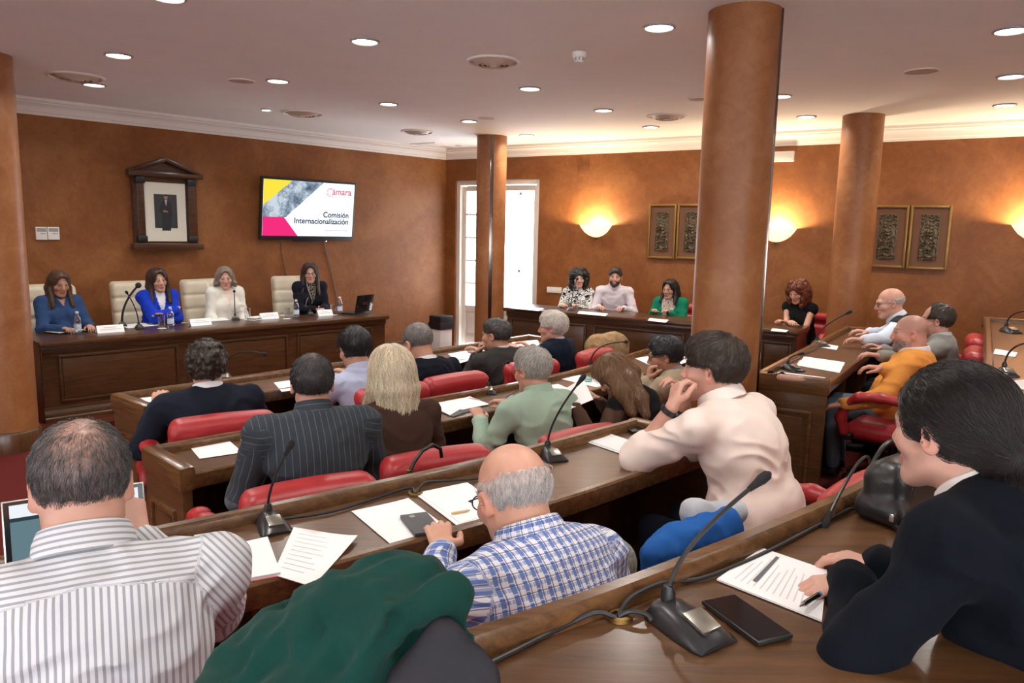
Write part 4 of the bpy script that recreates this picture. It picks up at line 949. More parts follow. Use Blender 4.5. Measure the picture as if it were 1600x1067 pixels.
def person(key, label, crown, tier, body=0, head=0, pitch=0, roll=0, lean=8, bend=8, female=False, fat=0.0, tone=(.50, .27, .18), hair=(.03, .02, .015), style='short', ht=0.0, top=(.05, .05, .06), topmat='cloth',
           sleeve=1.0, hands=None, legs=(.02, .02, .025), glasses=None, collar=None, vneck=None, hb=.0050, hc=.0080, wr=.0060, scale=1.0, stub=0.0, beard=None, nst=0, slen=.035, curl=0.0, jacket=False, group='seated attendees', shoulder=1.0,
           scalp=0.0, group_none=False, pose=('curl', 'curl'), palms=None, fingers=None, poles=None, nose=1.0, twist=0, strand_r=.0008, smask=None, brow=1.0, breasts=None, extra=None, sides=0, gcol='black_plastic', thinning=None, yoke=False, sit=.50, hairvar=.35, flowdir=None, neckl=.066, tress=None, sleevecol=None, inner=None):
    sc = scale * (.96 if female else 1.0); b_ = R_(body); Rz = rotz(b_); cw = np.array(crown, float); tgt_z = cw[2] - tier
    hyaw = R_(head) - b_; tw = rotz(R_(twist))
    def dr(a): a = R_(a); v = np.array([math.sin(R_(sides)) * math.cos(a), math.sin(a), math.cos(a)]); return v / np.linalg.norm(v)
    Rh = (rotz(hyaw) @ rotx(-R_(pitch)) @ roty(R_(roll))).astype(np.float32)
    hip = np.array([0, 0, sit])
    def spine(ts):
        w = hip + .17 * ts * dr(lean); c = w + .19 * ts * dr(lean + bend * .5); nb = c + .15 * ts * dr(lean + bend)
        nv = dr((lean + bend) * .7) * neckl + (rotz(hyaw) @ np.array([0, 1, 0])) * (.012 + .035 * math.sin(R_(max(0, pitch)))); hc_ = nb + (nv + Rh @ np.array([0, .012, .075])) * sc
        cr = hc_ + Rh @ np.array([0, -.02, .120]) * sc; cr[2] = (hc_ + np.array([0, 0, 0]))[2] + max((Rh @ np.array([0, -.016, .034]) * sc)[2] + .088 * sc, 0); return w, c, nb, hc_, cr
    lo_, hi_ = .6, 1.3
    for _ in range(30):
        md = (lo_ + hi_) / 2
        if spine(md)[4][2] > tgt_z: hi_ = md
        else: lo_ = md
    ts = md; waist, chest, nb, hc_, cr = spine(ts); hc_ = hc_.astype(np.float32)
    root = cw[:2] - (Rz @ np.array([*cr[:2], 0]))[:2]
    o = thing('person', (root[0], root[1], tier), label, 'person', group, b_)
    toL = lambda p: Rz.T @ (np.array(p, float) - np.array([root[0], root[1], tier]))
    T = lambda *v: hc_ + Rh @ (np.array(v, np.float32) * sc); E = lambda p, r, **k: Ell(T(*p), np.array(r) * sc, k.pop('R', Rh), **k)
    xs = tw @ np.array([1., 0, 0]); up3 = dr(lean + bend); fwd = np.cross(up3, xs) * 1.0; fwd /= np.linalg.norm(fwd); 
    sw = (.158 if female else .182) * shoulder * sc; SH = {s: nb - up3 * (.036 if jacket else .045) + xs * s * sw + fwd * .012 for s in (-1, 1)}
    l1, l2 = .285 * sc, .25 * sc; EW = {}; hands = hands or {}
    for s in (-1, 1):
        tg = hands.get('R' if s > 0 else 'L')
        if tg is None: tg = np.array([s * .10, .27, .60])
        elif len(tg) == 4: tg = np.array(tg[:3], float)             # local
        else: tg = toL(tg)
        pole = (poles or {}).get('R' if s > 0 else 'L', (s * .50, -.40, -.90)); EW[s] = ik(SH[s], tg, l1, l2, pole)
    tone = np.array(tone); hair = np.array(hair)
    # ---- body
    ar = .044 * (.86 if female else 1) + fat * .15; fr = .034 * (.86 if female else 1)
    bp = head_prims(hc_, Rh, sc, female, nose=nose, brow=brow)
    nr = (.047 if female else .058) + fat * .25
    bp += [Cap(T(0, -.025, -.055), nb - up3 * .01 - fwd * .005, nr * sc, (nr + .006) * sc, 1, .03), Cap(nb, chest, .055, .06, 1, .03), Cap(chest, hip + np.array([0, 0, .05]), .055, .06, 1, .02)]
    for s in (-1, 1):
        e, w = EW[s]; bp += [Cap(nb - up3 * .05, SH[s], .04, .04, 1, .03), Cap(SH[s], e, ar, ar * .82, 1, .025), Cap(e, e + (w - e) * .35, ar * .82, fr * 1.08, 1, .02), Cap(e + (w - e) * .35, w, fr * 1.08, fr * .76, 1, .02)]
        fd = (w - e) / np.linalg.norm(w - e); kx = 'R' if s > 0 else 'L'
        fdir = (fingers or {}).get(kx); fdir = fd * .75 + np.array([0, .3, -.05]) if fdir is None else Rz.T @ np.array(fdir, float)
        pn = (palms or {}).get(kx); pn = np.array([0, 0, -1.]) if pn is None else Rz.T @ np.array(pn, float)
        bp += hand_prims(w, fdir, pn, s, pose[0] if s < 0 else pose[1], sc * (.92 if female else 1.02))
    Fb = Field(bp, hb); V, Q = Fb.mesh(1); w_ = nearest_prim(bp, V); lab = np.array([p.lab for p in bp])[w_]
    field_object('body', V, Q, 'skin', o, skin_color(V, lab, hc_, Rh, sc, tone, hair, stub, female, scalp, seed=len(PEOPLE)))
    # ---- upper garment
    th = .012 if jacket else .004; Rt = frame_from(dr(lean + bend * .5), xs); Rw = frame_from(dr(lean), xs); cwid = sw * .90 + th
    tp = [Ell(chest - fwd * .005 + up3 * .0, (cwid, .112 + fat * .5 + th, .175), Rt, 10, .05), Ell((chest + nb) / 2 - fwd * .012, (cwid * .92, .088 + th, .10), Rt, 10, .05),
          Ell(waist + fwd * fat * .45, ((.138 if female else .155) + fat + th, .108 + fat + th, .16), Rw, 10, .06), Ell(hip + np.array([0, 0, .04]) + fwd * fat * .4, (.172 + fat + th, .125 + fat + th, .13), Rw, 10, .06)]
    if breasts if breasts is not None else female:
        for s in (-1, 1): tp.append(Ell(chest + fwd * .085 + xs * s * .075 - up3 * .01, (.068, .055, .066), Rt, 10, .05))
    neck = nb + up3 * .035 - fwd * .012
    for s in (-1, 1):
        e, w = EW[s]; S = SH[s]; tp.append(Cap(nb - up3 * .012 - fwd * .016, S + up3 * (.006 if jacket else 0), .046 + th * .6, .050 + th * 1.4, 10, .05))
        if sleeve > 0:
            r0 = ar + .009 + th*.8; f1 = min(1, sleeve * 2)
            tp.append(Cap(S - up3 * .006, S + (e - S) * f1, r0 + .006, r0 * .92, 11 + (s > 0), .035))
            if sleeve > .5: f2 = (sleeve - .5) * 2 * .93; tp.append(Cap(e, e + (w - e) * f2, r0 * .90, r0 * .90 + (fr * .76 + .010 + th - r0 * .90) * f2, 11 + (s > 0), .03))
        else: tp.append(Cap(S - xs * s * .02, S + (e - S) * .10, ar + .012, ar + .008, 11 + (s > 0), .03))
    tp.append(Cap(T(0, -.025, -.075), nb + up3 * .10, nr * sc + .003, nr * sc + .003, 10, .001, sub=True)) if False else None
    sd = len(PEOPLE) * 13 + 5
    def disp(p):
        q = p * A3(9, 9, 9) + .6 * np.stack([vnoise(p * 7, sd), vnoise(p * 7, sd + 1), vnoise(p * 7, sd + 2)], -1); a = 1 - 2 * np.abs(vnoise(q * A3(1, 1, 1.7), sd + 3))
        b = vnoise(p * 26, sd + 4); return (-wr * a + wr * .25 * b).astype(np.float32)
    Ft = Field(tp, hc, disp if wr else None); V, Q = Ft.mesh(1); w_ = nearest_prim(tp, V); lab = np.array([p.lab for p in tp])[w_]
    rel = V - chest; lat = rel @ xs; fw = rel @ fwd; al = rel @ up3; tors = lab == 10
    u = np.where(tors, np.arctan2(lat, -fw - .03 + .06) * .125, 0); vv = al.copy()
    if tors.any(): u = np.where(tors, lat * 1.0 + np.where(fw > 0, .0, 0), u)
    if yoke: yk = tors & (al > .115 - np.abs(lat) * .12) & (fw < .06); u, vv = np.where(yk, al * 1.0, u), np.where(yk, lat, vv)
    for s in (-1, 1):
        e, w = EW[s]; m_ = lab == 11 + (s > 0); S = SH[s]
        for a, b in ((S, e), (e, w)):
            d = (b - a) / np.linalg.norm(b - a); rr = V - a; t = rr @ d; mm = m_ & ((t <= np.linalg.norm(b - a)) if a is S else (((V - e) @ d) > 0)); pp = np.cross(d, [0.13, .2, 1.]); pp /= np.linalg.norm(pp); q2 = np.cross(d, pp)
            u = np.where(mm, rr @ q2, u); vv = np.where(mm, t, vv)
    col = np.tile(np.array(top, np.float32), (len(V), 1)) * (1 + .05 * vnoise(V * 30, sd)[:, None])
    if sleevecol is not None: col[(lab != 10) & (np.minimum(np.linalg.norm(V - SH[1], axis=1), np.linalg.norm(V - SH[-1], axis=1)) > .075)] = np.array(sleevecol)
    if vneck is not None:
        vc, vw, vd = vneck; open_ = tors & (fw > .0) & (np.abs(lat) < vw * sm(al, .17 - vd, .19)); col[open_] = vc
    me_o = field_object({True: 'jacket', False: 'shirt'}[jacket] if not female or jacket else 'blouse', V, Q, topmat, o, col, np.stack([u, vv, np.zeros_like(u)], -1))
    info = dict(o=o, T=T, Rh=Rh, sc=sc, hc=hc_, nb=nb, up=up3, fwd=fwd, xs=xs, EW=EW, SH=SH, toL=toL, chest=chest, waist=waist, hip=hip, Rz=Rz, root=root, tier=tier, field=Ft)
    if vneck is not None and inner:
        keep = (tors & (fw > .0) & (np.abs(lat) < vneck[1] * sm(al, .17 - vneck[2], .19))); fk = keep[Q].all(1); ids = np.unique(Q[fk]); mp = np.full(len(V), -1); mp[ids] = np.arange(len(ids))
        if fk.any():
            pt = np.stack([u, vv, 0 * u], -1)[ids]; field_object('inner_top', V[ids] + fwd.astype(np.float32) * .003, mp[Q[fk]], inner, o, np.tile(np.array(vneck[0], np.float32), (len(ids), 1)), pt)
    # ---- collar
    if collar:
        ccol, cm, chh = collar; ax = frame_from(up3 * .8 + (hc_ - nb) / np.linalg.norm(hc_ - nb) * .35, xs); base = nb + up3 * .030 - fwd * .008; rg = []; nn_ = 40
        for rad, z in ((nr * sc + .026, -.012), (nr * sc + .022, chh * .5), (nr * sc + .014, chh), (nr * sc + .008, chh + .002), (nr * sc + .010, chh * .4), (nr * sc + .012, -.01)):
            rg.append([base + ax @ np.array([rad * math.sin(a) * (1.0), rad * math.cos(a) * 1.0 + (.006), z - .024 * (.5 + .5 * math.cos(a)) ** 4]) for a in np.linspace(0, 2 * math.pi, nn_, endpoint=False)])
        Vc, Fc = ring_loft(rg); mc = MB().add(Vc, Fc).build('collar', cm if not isinstance(cm, str) or cm != 'cloth' else 'cloth', o)
        n = len(mc.data.vertices); at = mc.data.attributes.new('Col', 'FLOAT_COLOR', 'POINT'); at.data.foreach_set('color', np.tile([*ccol, 1], n).astype(np.float32)); at = mc.data.attributes.new('pat', 'FLOAT_VECTOR', 'POINT')
        pv = np.zeros((n, 3), np.float32); vz = np.array([v.co for v in mc.data.vertices]); pv[:, 0] = (vz - base) @ up3; pv[:, 1] = np.arctan2((vz - base) @ xs, (vz - base) @ -fwd) * .07; at.data.foreach_set('vector', pv.ravel())
    # ---- legs
    lp = [Ell(hip + np.array([0, 0, -.005]), (.172 + fat, .13 + fat * .8, .10), None, 1, .05)]
    sh = []
    for s in (-1, 1):
        k_ = np.array([s * .10, .43 * sc, .50 * sc + .0]); a_ = np.array([s * .11, .40 * sc, .10]); lp += [Cap(hip + np.array([s * .09, .03, -.01]), k_, .082 + fat * .4, .060, 1, .04), Cap(k_, a_, .058, .046, 1, .03)]
        sh += [Cap(a_ + np.array([0, -.01, -.055]), a_ + np.array([s * .02, .15, -.068]), .036, .030, 1, .02, flat=((0, 0, 1.), .9)), Cap(a_ + np.array([0, 0, -.03]), a_ + np.array([0, -.01, -.06]), .034, .036, 1, .02)]
    V, Q = Field(lp, .016).mesh(1); field_object('trousers', V, Q, 'cloth', o, np.tile(np.array(legs, np.float32), (len(V), 1)))
    for s in (0, 1):
        V, Q = Field(sh[2 * s:2 * s + 2], .012).mesh(1); field_object('shoe', V, Q, 'leatherish', o, np.tile(np.array((.012, .010, .010), np.float32), (len(V), 1)))
    # ---- hair
    if style:
        hp = hair_prims(style, T, E, sc, Rh, sd, ht)
        for ch in tress or []:
            pts_ = [(toL(D(x_, y_, d_)), r_) for x_, y_, d_, r_ in ch]; hp += [Cap(a_[0], b_[0], a_[1], b_[1], k=.03) for a_, b_ in zip(pts_[:-1], pts_[1:])]
        amp = .0035 if 'curly' in style else .0028
        def hd(p):
            q = (p - hc_) @ Rh; a = np.arctan2(q[:, 0], -q[:, 1]); f = np.stack([a * 9, q[:, 2] * 12, q[:, 1] * 8], -1) if style in ('long', 'bob', 'half', 'xlong', 'tied') else q * 75
            return (amp * vnoise(f * 1.0, sd + 9)).astype(np.float32)
        Fh = Field(hp, hb + .0006, hd); V, Q = Fh.mesh(1); cc = np.tile(hair * .85, (len(V), 1)) * (1 + .30 * vnoise(V * 45, sd + 7)[:, None])  # cap darker than the strands, shade between hairs put into its colour
        if thinning is not None:
            q = (V - hc_) @ Rh / sc; (tx, ty, tz), trad, tst = thinning; w = np.exp(-(((q - np.array([tx, ty, tz])) / np.array(trad)) ** 2).sum(1)) * tst * (.75 + .25 * vnoise(V * 130, sd)); w = np.clip(w, 0, 1)[:, None]; cc = cc * (1 - w) + tone * w
        ho = field_object('hair', V, Q, 'hair', o, np.clip(cc, 0, 1))
        info['hairfield'] = Fh
        if nst:
            wh = T(.01, -.075, .09)
            if flowdir is None:
                if style in ('long', 'bob', 'half', 'xlong', 'curly_long'): fl = lambda p: np.tile([0, 0, -1.], (len(p), 1)) + .9 * (p - T(0, .0, .13)) / .12 * (((p - hc_) @ Rh)[:, 2:3] > .04)
                elif style == 'tied': fl = lambda p: (T(0, -.12, -.03) - p) / .1
                else: fl = lambda p: (p - wh) / .08 + np.array([0, 0, -.55])
            else: fl = flowdir(T, Rh)
            strands('hair_strands', Fh, V, Q, ho, nst, slen, strand_r, strand_mat(tuple(hair), hairvar), fl, curl, seed=sd, mask=(lambda p, g: smask((p - hc_) @ Rh, g)) if smask else None)
    if beard is not None:
        bpz = [E((0, .022, -.058), (.0685, .074, .068), k=.02), E((0, .074, -.100), (.032, .030, .030), k=.02), E((0, .10, -.008), (.080, .075, .042), k=.01, sub=True), Cap(T(-.016, .098, -.067), T(.016, .098, -.067), .010 * sc, k=.006, sub=True), RBox(T(0, -.105, -.06), np.array((.13, .095, .12)) * sc, .01, Rh, k=.01, sub=True)]
        Fh = Field(bpz, hb, lambda p: (.0025 * vnoise(p * 130, sd)).astype(np.float32)); V, Q = Fh.mesh(1)
        bo = field_object('beard', V, Q, 'hair', o, np.tile(np.array(beard, np.float32), (len(V), 1)) * (1 + .3 * vnoise(V * 90, sd)[:, None]))
    if glasses: spectacles(o, T, sc, gcol)
    PEOPLE[key] = info
    return info
# ---------------------------------------------------------------- who sits where
def behind(px, py, p0, ang, dist):   # place on the picture ray that lies dist beyond a line
    n = np.array([-math.sin(ang), math.cos(ang)]); d = ray(px, py); t = (dist + (np.array(p0) @ n)) / (d[:2] @ n); return CAM + d * t
LT = (.50, .28, .20); MD = (.44, .235, .155); TN = (.40, .20, .125)
RC = 'red armchairs of the hall'; CCG = 'cream dais armchairs'
def seat_for(i, kind, label, back=.0, drz=0, side=0):
    r = i['root'] + (i['Rz'] @ np.array([side, -back, 0]))[:2]; chair(kind, float(r[0]), float(r[1]), i['tier'], math.atan2(i['Rz'][1, 0], i['Rz'][0, 0]) + R_(drz), label, RC if kind == 'red' else CCG)
HD = lambda x, y: {'L': (-x, y, .80, 1), 'R': (x, y, .80, 1)}
# dais
HDB = -133.8
i = person('D1', 'woman in a denim-blue shirt with long brown hair behind the dais', behind(92, 424, DL, FA, .78), .08, body=HDB + 8, head=-128, pitch=14, lean=-2, female=True, fat=.035, tone=MD, hair=(.090, .045, .024), style='long', top=(.030, .062, .150), hands={'L': (-.12, .36, .765, 1), 'R': (.12, .36, .765, 1)}, vneck=(MD, .045, .10), collar=((.03, .062, .15), 'cloth', .03), nst=1200, slen=.08, hb=.0045, strand_r=.0012)
seat_for(i, 'cream', 'cream leather high-backed chair of the woman in denim blue')
i = person('D2', 'woman in a royal blue blazer with folded arms at the dais', behind(243, 421, DL, FA, .80), .08, body=HDB + 4, head=-134, pitch=2, roll=6, lean=6, female=True, tone=LT, hair=(.050, .024, .014), style='long', ht=.010, top=(.012, .040, .42), jacket=True, hands={'L': (.11, .27, .82, 1), 'R': (-.10, .29, .86, 1)}, poles={'L': (-.9, .1, -.5), 'R': (.9, .1, -.5)}, fingers={'R': (-.3, .9, .3), 'L': (.5, -.5, .2)}, vneck=((.74, .74, .76), .05, .26), inner='cloth', nst=1800, slen=.10, hb=.0045, pose=('flat', 'flat'), strand_r=.0012)
seat_for(i, 'cream', 'cream leather high-backed chair of the woman in royal blue', drz=-4, back=.03)
i = person('D3', 'woman in an ivory jacket with short greying hair at the dais', behind(351, 418, DL, FA, .84), .08, body=HDB + 2, head=-155, pitch=8, lean=2, female=True, tone=(.55, .31, .24), hair=(.26, .20, .15), style='bob', ht=.002, top=(.70, .68, .60), jacket=True, vneck=((.74, .60, .50), .05, .20), inner='cloth', nst=1500, slen=.06, hb=.0045, strand_r=.0012)
seat_for(i, 'cream', 'cream leather high-backed chair of the woman in ivory', drz=5)
i = person('D4', 'smiling woman with glasses and a black jacket beside the laptop', behind(484, 412, DL, FA, .84), .08, body=HDB - 8, head=-160, pitch=4, lean=8, female=True, tone=(.52, .29, .22), hair=(.046, .023, .015), style='long', ht=.008, top=(.012, .012, .018), jacket=True, vneck=((.5, .45, .35), .06, .24), inner='dotted_blouse', hands={'L': (-.035, .40, .775, 1), 'R': (.05, .40, .775, 1)}, glasses=True, nst=1800, slen=.09, hb=.0045, strand_r=.0012)
seat_for(i, 'cream', 'cream leather high-backed chair of the woman with glasses')
# side desk
HRB = 148.2
i = person('R1', 'woman with black curly hair and a white and black printed blouse', behind(905, 421, RD, RA, .78), .10, body=HRB + 10, head=178, pitch=4, lean=4, female=True, tone=(.56, .33, .25), hair=(.012, .010, .010), style='curly_long', top=(.7, .7, .7), topmat='scribble_blouse', hands={'L': (-.08, .36, .81, 1), 'R': (.12, .36, .81, 1)}, nst=1500, slen=.05, curl=1.2, hb=.0045, strand_r=.0012)
seat_for(i, 'red', 'red leather armchair of the woman in the printed blouse')
i = person('R2', 'bearded man in a pale lilac shirt at the side desk', behind(963, 418, RD, RA, .86), .10, body=HRB + 16, head=170, pitch=2, roll=-4, lean=2, tone=(.50, .28, .20), hair=(.040, .022, .013), style='short', top=(.60, .54, .58), beard=(.035, .020, .013), collar=((.60, .54, .58), 'cloth', .035), hands={'L': (-.16, .34, .81, 1), 'R': (.14, .34, .81, 1)}, nst=900, hb=.0045, strand_r=.0012, vneck=((.55, .45, .45), .02, .08))
seat_for(i, 'red', 'red leather armchair of the bearded man in lilac', back=.02)
i = person('R3', 'woman in a green cardigan over a flowered blouse', behind(1048, 437, RD, RA, .80), .10, body=HRB, head=138, pitch=6, lean=2, female=True, tone=MD, hair=(.014, .009, .008), style='half', top=(.008, .15, .085), jacket=True, vneck=((.5, .45, .4), .10, .40), inner='floral_blouse', hands={'L': (-.10, .34, .81, 1), 'R': (.10, .34, .81, 1)}, nst=1300, slen=.08, hb=.0045, strand_r=.0012)
seat_for(i, 'red', 'red leather armchair of the woman in the green cardigan')
i = person('R4', 'woman with red curly hair and a black sleeveless top', behind(1246, 440, RD, RA, .72), .10, body=HRB - 18, head=128, pitch=20, lean=6, female=True, tone=(.55, .30, .21), hair=(.16, .035, .012), style='curly_long', ht=-.004, top=(.010, .010, .012), sleeve=0, hands={'L': (-.02, .40, .81, 1), 'R': (-.10, .42, .82, 1)}, nst=1500, slen=.05, curl=1.2, hb=.0045, strand_r=.0012, fat=.012)
seat_for(i, 'red', 'red leather armchair of the red-haired woman')
# first row
i = person('A1', 'man with dark curly hair in a navy suit at the end of the first row', D(322, 537, 4.10), 0, body=38, head=22, pitch=4, lean=10, scale=1.08, tone=LT, hair=(.030, .018, .012), style='curly_short', top=(.013, .016, .026), jacket=True, collar=((.70, .70, .72), 'cloth', .040), shoulder=1.15, hands={'L': (-.20, .40, .82, 1), 'R': (.22, .38, .82, 1)}, nst=2600, slen=.022, curl=1.6, strand_r=.0010)
seat_for(i, 'red', 'red leather armchair behind the man in the navy suit with curly hair', back=-.04, drz=-6)
i = person('A2', 'young man with black hair and glasses in a pale blue shirt', D(552, 513, 4.90), 0, body=45, head=38, pitch=16, lean=12, scale=1.11, tone=MD, hair=(.010, .009, .010), style='short', ht=.006, top=(.42, .46, .62), collar=((.42, .46, .62), 'cloth', .035), glasses=True, hands=HD(.14, .42), nst=2600, slen=.03, strand_r=.0009)
seat_for(i, 'red', 'red leather armchair behind the man in the pale blue shirt', back=-.06)
i = person('A3', 'balding grey-haired man in a dark navy suit looking down', D(648, 505, 5.30), 0, body=44, head=46, pitch=24, lean=9, scale=1.13, tone=(.48, .25, .17), hair=(.17, .16, .15), style='thin', thinning=((0, .02, .12), (.06, .09, .06), .95), ht=-.0, top=(.008, .009, .016), jacket=True, collar=((.6, .6, .62), 'cloth', .03), hands=HD(.14, .40), scalp=.35, nst=2200, slen=.022, strand_r=.0009, shoulder=1.1)
seat_for(i, 'red', 'red leather armchair behind the balding man in dark navy', back=-.06)
i = person('A4', 'man in a grey suit resting his chin on his hand', D(778, 498, 5.85), 0, body=44, head=62, pitch=4, lean=11, scale=1.08, tone=MD, hair=(.055, .050, .047), style='short', ht=-.005, top=(.038, .036, .035), jacket=True, collar=((.55, .52, .55), 'cloth', .032), hands={'L': D(746, 556, 5.91), 'R': (.10, .42, .82, 1)}, poles={'L': (-.3, .35, -.9)}, fingers={'L': (.35, .1, .9)}, palms={'L': (.6, -.2, .2)}, pose=('fist', 'curl'), nst=1500, slen=.025, strand_r=.0010, shoulder=1.1)
seat_for(i, 'red', 'red leather armchair behind the man in the grey suit', back=-.06)
i = person('A5', 'man with swept white hair in a navy jacket', D(866, 489, 6.42), 0, body=56, head=78, pitch=3, lean=4, scale=1.04, tone=(.52, .26, .19), hair=(.62, .58, .52), style='short', ht=.010, top=(.009, .015, .028), jacket=True, collar=((.40, .40, .48), 'cloth', .03), hands=HD(.12, .38), nst=2000, slen=.05, strand_r=.0011, shoulder=1.05)
seat_for(i, 'red', 'red leather armchair behind the white-haired man', back=.03)
# second row
i = person('B1', 'man with greying dark hair in a pinstripe suit', D(487, 556, 3.17), 0, body=30, head=18, pitch=8, lean=10, tone=(.46, .24, .17), hair=(.035, .033, .032), style='thin', ht=.004, top=(.04, .045, .05), topmat='pin_suit', jacket=True, shoulder=1.18, collar=((.04, .045, .05), 'pin_suit', .045), hands=HD(.17, .38), hc=.0068, nst=4500, slen=.022, strand_r=.0008, hairvar=.8, scalp=.6, thinning=((0, -.02, .125), (.045, .06, .04), .45))
seat_for(i, 'red', 'red leather armchair behind the man in the pinstripe suit', back=-.09, drz=4, side=-.13)
i = person('B2', 'woman with wavy blonde hair in a brown top', D(612, 546, 3.60), 0, body=36, head=34, pitch=4, lean=6, female=True, scale=1.08, tone=LT, hair=(.66, .57, .41), style='half', ht=.010, top=(.058, .032, .024), shoulder=1.1, hands=HD(.16, .32), hc=.0068, nst=6500, slen=.11, strand_r=.0009, hairvar=.45, curl=.45)
seat_for(i, 'red', 'red leather armchair with a handbag strap beside the blonde woman', back=.06, drz=-4)
i = person('B3', 'grey-haired man with glasses in a pale green shirt', D(832, 544, 4.06), 0, body=40, head=44, pitch=10, lean=7, tone=(.52, .27, .19), hair=(.42, .40, .36), style='short', top=(.34, .46, .36), collar=((.34, .46, .36), 'cloth', .04), glasses=True, gcol='red_cover', hands={'L': (-.20, .34, .80, 1), 'R': (.10, .42, .81, 1)}, hc=.0068, wr=.009, nst=3800, slen=.03, strand_r=.0009, hairvar=.5, shoulder=1.08)
seat_for(i, 'red', 'red leather armchair behind the man in the green shirt', back=.05, side=-.10)
i = person('B4', 'woman with long light-brown hair bent over a sheet of paper', D(944, 555, 4.32), 0, scale=.97, body=47, head=72, pitch=42, lean=6, bend=24, female=True, tone=LT, hair=(.20, .105, .050), style='xlong', ht=.006, top=(.012, .012, .013), sleevecol=(.085, .048, .034), hands={'L': D(898, 636, 4.12), 'R': (.05, .40, .84, 1)}, fingers={'L': (-.6, .4, .3)}, pose=('grip', 'curl'), tress=[[(966, 572, 4.30, .048), (984, 596, 4.20, .048), (1000, 622, 4.11, .038), (1010, 648, 4.06, .018)], [(955, 588, 4.22, .038), (974, 614, 4.14, .038), (988, 645, 4.08, .018)]], hc=.0075, nst=6500, slen=.12, strand_r=.0010, hairvar=.6, curl=.2)
seat_for(i, 'red', 'red leather armchair behind the woman reading a sheet', back=.02, side=-.12)
i = person('B5', 'man with dark glasses and a beige jacket, hand on his mouth', D(1040, 527, 5.15), 0, body=60, head=80, pitch=10, lean=14, scale=1.05, tone=MD, hair=(.022, .024, .030), style='short', ht=.004, top=(.36, .29, .20), jacket=True, collar=((.34, .40, .55), 'cloth', .034), glasses=True, hands={'L': D(1012, 594, 5.10), 'R': (.10, .42, .82, 1)}, poles={'L': (-.2, .4, -.9)}, fingers={'L': (.2, .1, .95)}, palms={'L': (.7, .1, .2)}, pose=('fist', 'curl'), nst=2400, slen=.03, strand_r=.0010, hairvar=.6)
seat_for(i, 'red', 'red leather armchair behind the man in the beige jacket', back=-.02, drz=25)
# third row
i = person('C1', 'man in a grey striped shirt working at a silver laptop', D(122, 660, 1.48), .17, body=28, head=30, pitch=20, lean=16, bend=12, tone=(.50, .28, .21), hair=(.075, .072, .072), style='thin', ht=.003, top=(.7, .7, .7), topmat='stripe_shirt', yoke=True, collar=((.7, .7, .7), 'stripe_shirt', .042), hands={'L': (-.16, .40, .84, 1), 'R': D(216, 838, 1.66)}, poles={'R': (.75, -.1, -1.0)}, fingers={'R': (-.35, .35, .55)}, palms={'R': (-.7, .5, 0)}, pose=('curl', 'fist'), hb=.0036, hc=.0058, wr=.010, nst=13000, slen=.018, strand_r=.00042, hairvar=.9, shoulder=1.22, fat=.03, scalp=.25,
           thinning=((0, -.075, .100), (.085, .095, .085), 1.0), smask=lambda q, g: g.random(len(q)) < np.clip(1.15 - 1.1 * np.exp(-(((q[:, 0] - .0) / .040) ** 2 + ((q[:, 1] + .070) / .075) ** 2)) * (q[:, 2] > .02), .16, 1))
seat_for(i, 'red', 'red leather armchair under the man in the striped shirt', back=.05)
i = person('C2', 'bald man with white hair fringe in a blue checked shirt', D(790, 689, 1.80), .17, body=36, head=34, pitch=26, lean=12, bend=14, tone=(.56, .30, .21), hair=(.50, .48, .46), style='fringe_low', neckl=.045, ht=.0, thinning=((0, -.03, .10), (.14, .17, .075), 1.0), smask=lambda q, g: g.random(len(q)) < np.clip((.035 - q[:, 2]) / .05, .10, 1), top=(.5, .5, .6), topmat='plaid_shirt', yoke=False, collar=((.5, .5, .6), 'plaid_shirt', .036), glasses=True, hands={'L': P(690, 860, .975), 'R': (.16, .36, .62, 1)}, poles={'L': (-.45, -.4, -.9)}, hb=.0036, hc=.0058, wr=.008, nst=7500, slen=.022, strand_r=.0005, hairvar=.35, shoulder=1.08, fat=.02)
seat_for(i, 'red', 'red leather armchair under the man in the checked shirt', back=-.18)
i = person('C3', 'man in a cream shirt with hands clasped before his mouth', D(1122, 527, 2.80), .17, body=44, head=62, pitch=3, lean=15, bend=16, tone=(.52, .28, .21), hair=(.040, .026, .018), style='short', ht=.006, top=(.76, .64, .57), collar=((.76, .66, .60), 'cloth', .038), sleeve=.62, hands={'L': D(1050, 637, 2.74), 'R': D(1068, 632, 2.88)}, poles={'L': (-.10, .05, -1.), 'R': (.5, .3, -.9)}, fingers={'L': (.25, .35, .8), 'R': (-.3, .1, .85)}, palms={'L': (.9, .2, -.3), 'R': (-.9, -.1, -.3)}, pose=('grip', 'grip'), hb=.0042, hc=.0062, wr=.009, nst=6000, slen=.032, strand_r=.0007, hairvar=.6, shoulder=1.15, fat=.045, legs=(.02, .025, .045))
def chair_by_arm(px, py, local, rz, label, tier=.17):
    a = P(px, py, tier + local[2]); o_ = a - rotz(R_(rz)) @ np.array([local[0], local[1], 0]); chair('red', float(o_[0]), float(o_[1]), tier, R_(rz), label, RC)
seat_for(i, 'red', 'red leather armchair with a blue fleece beside the man in cream', back=.02)
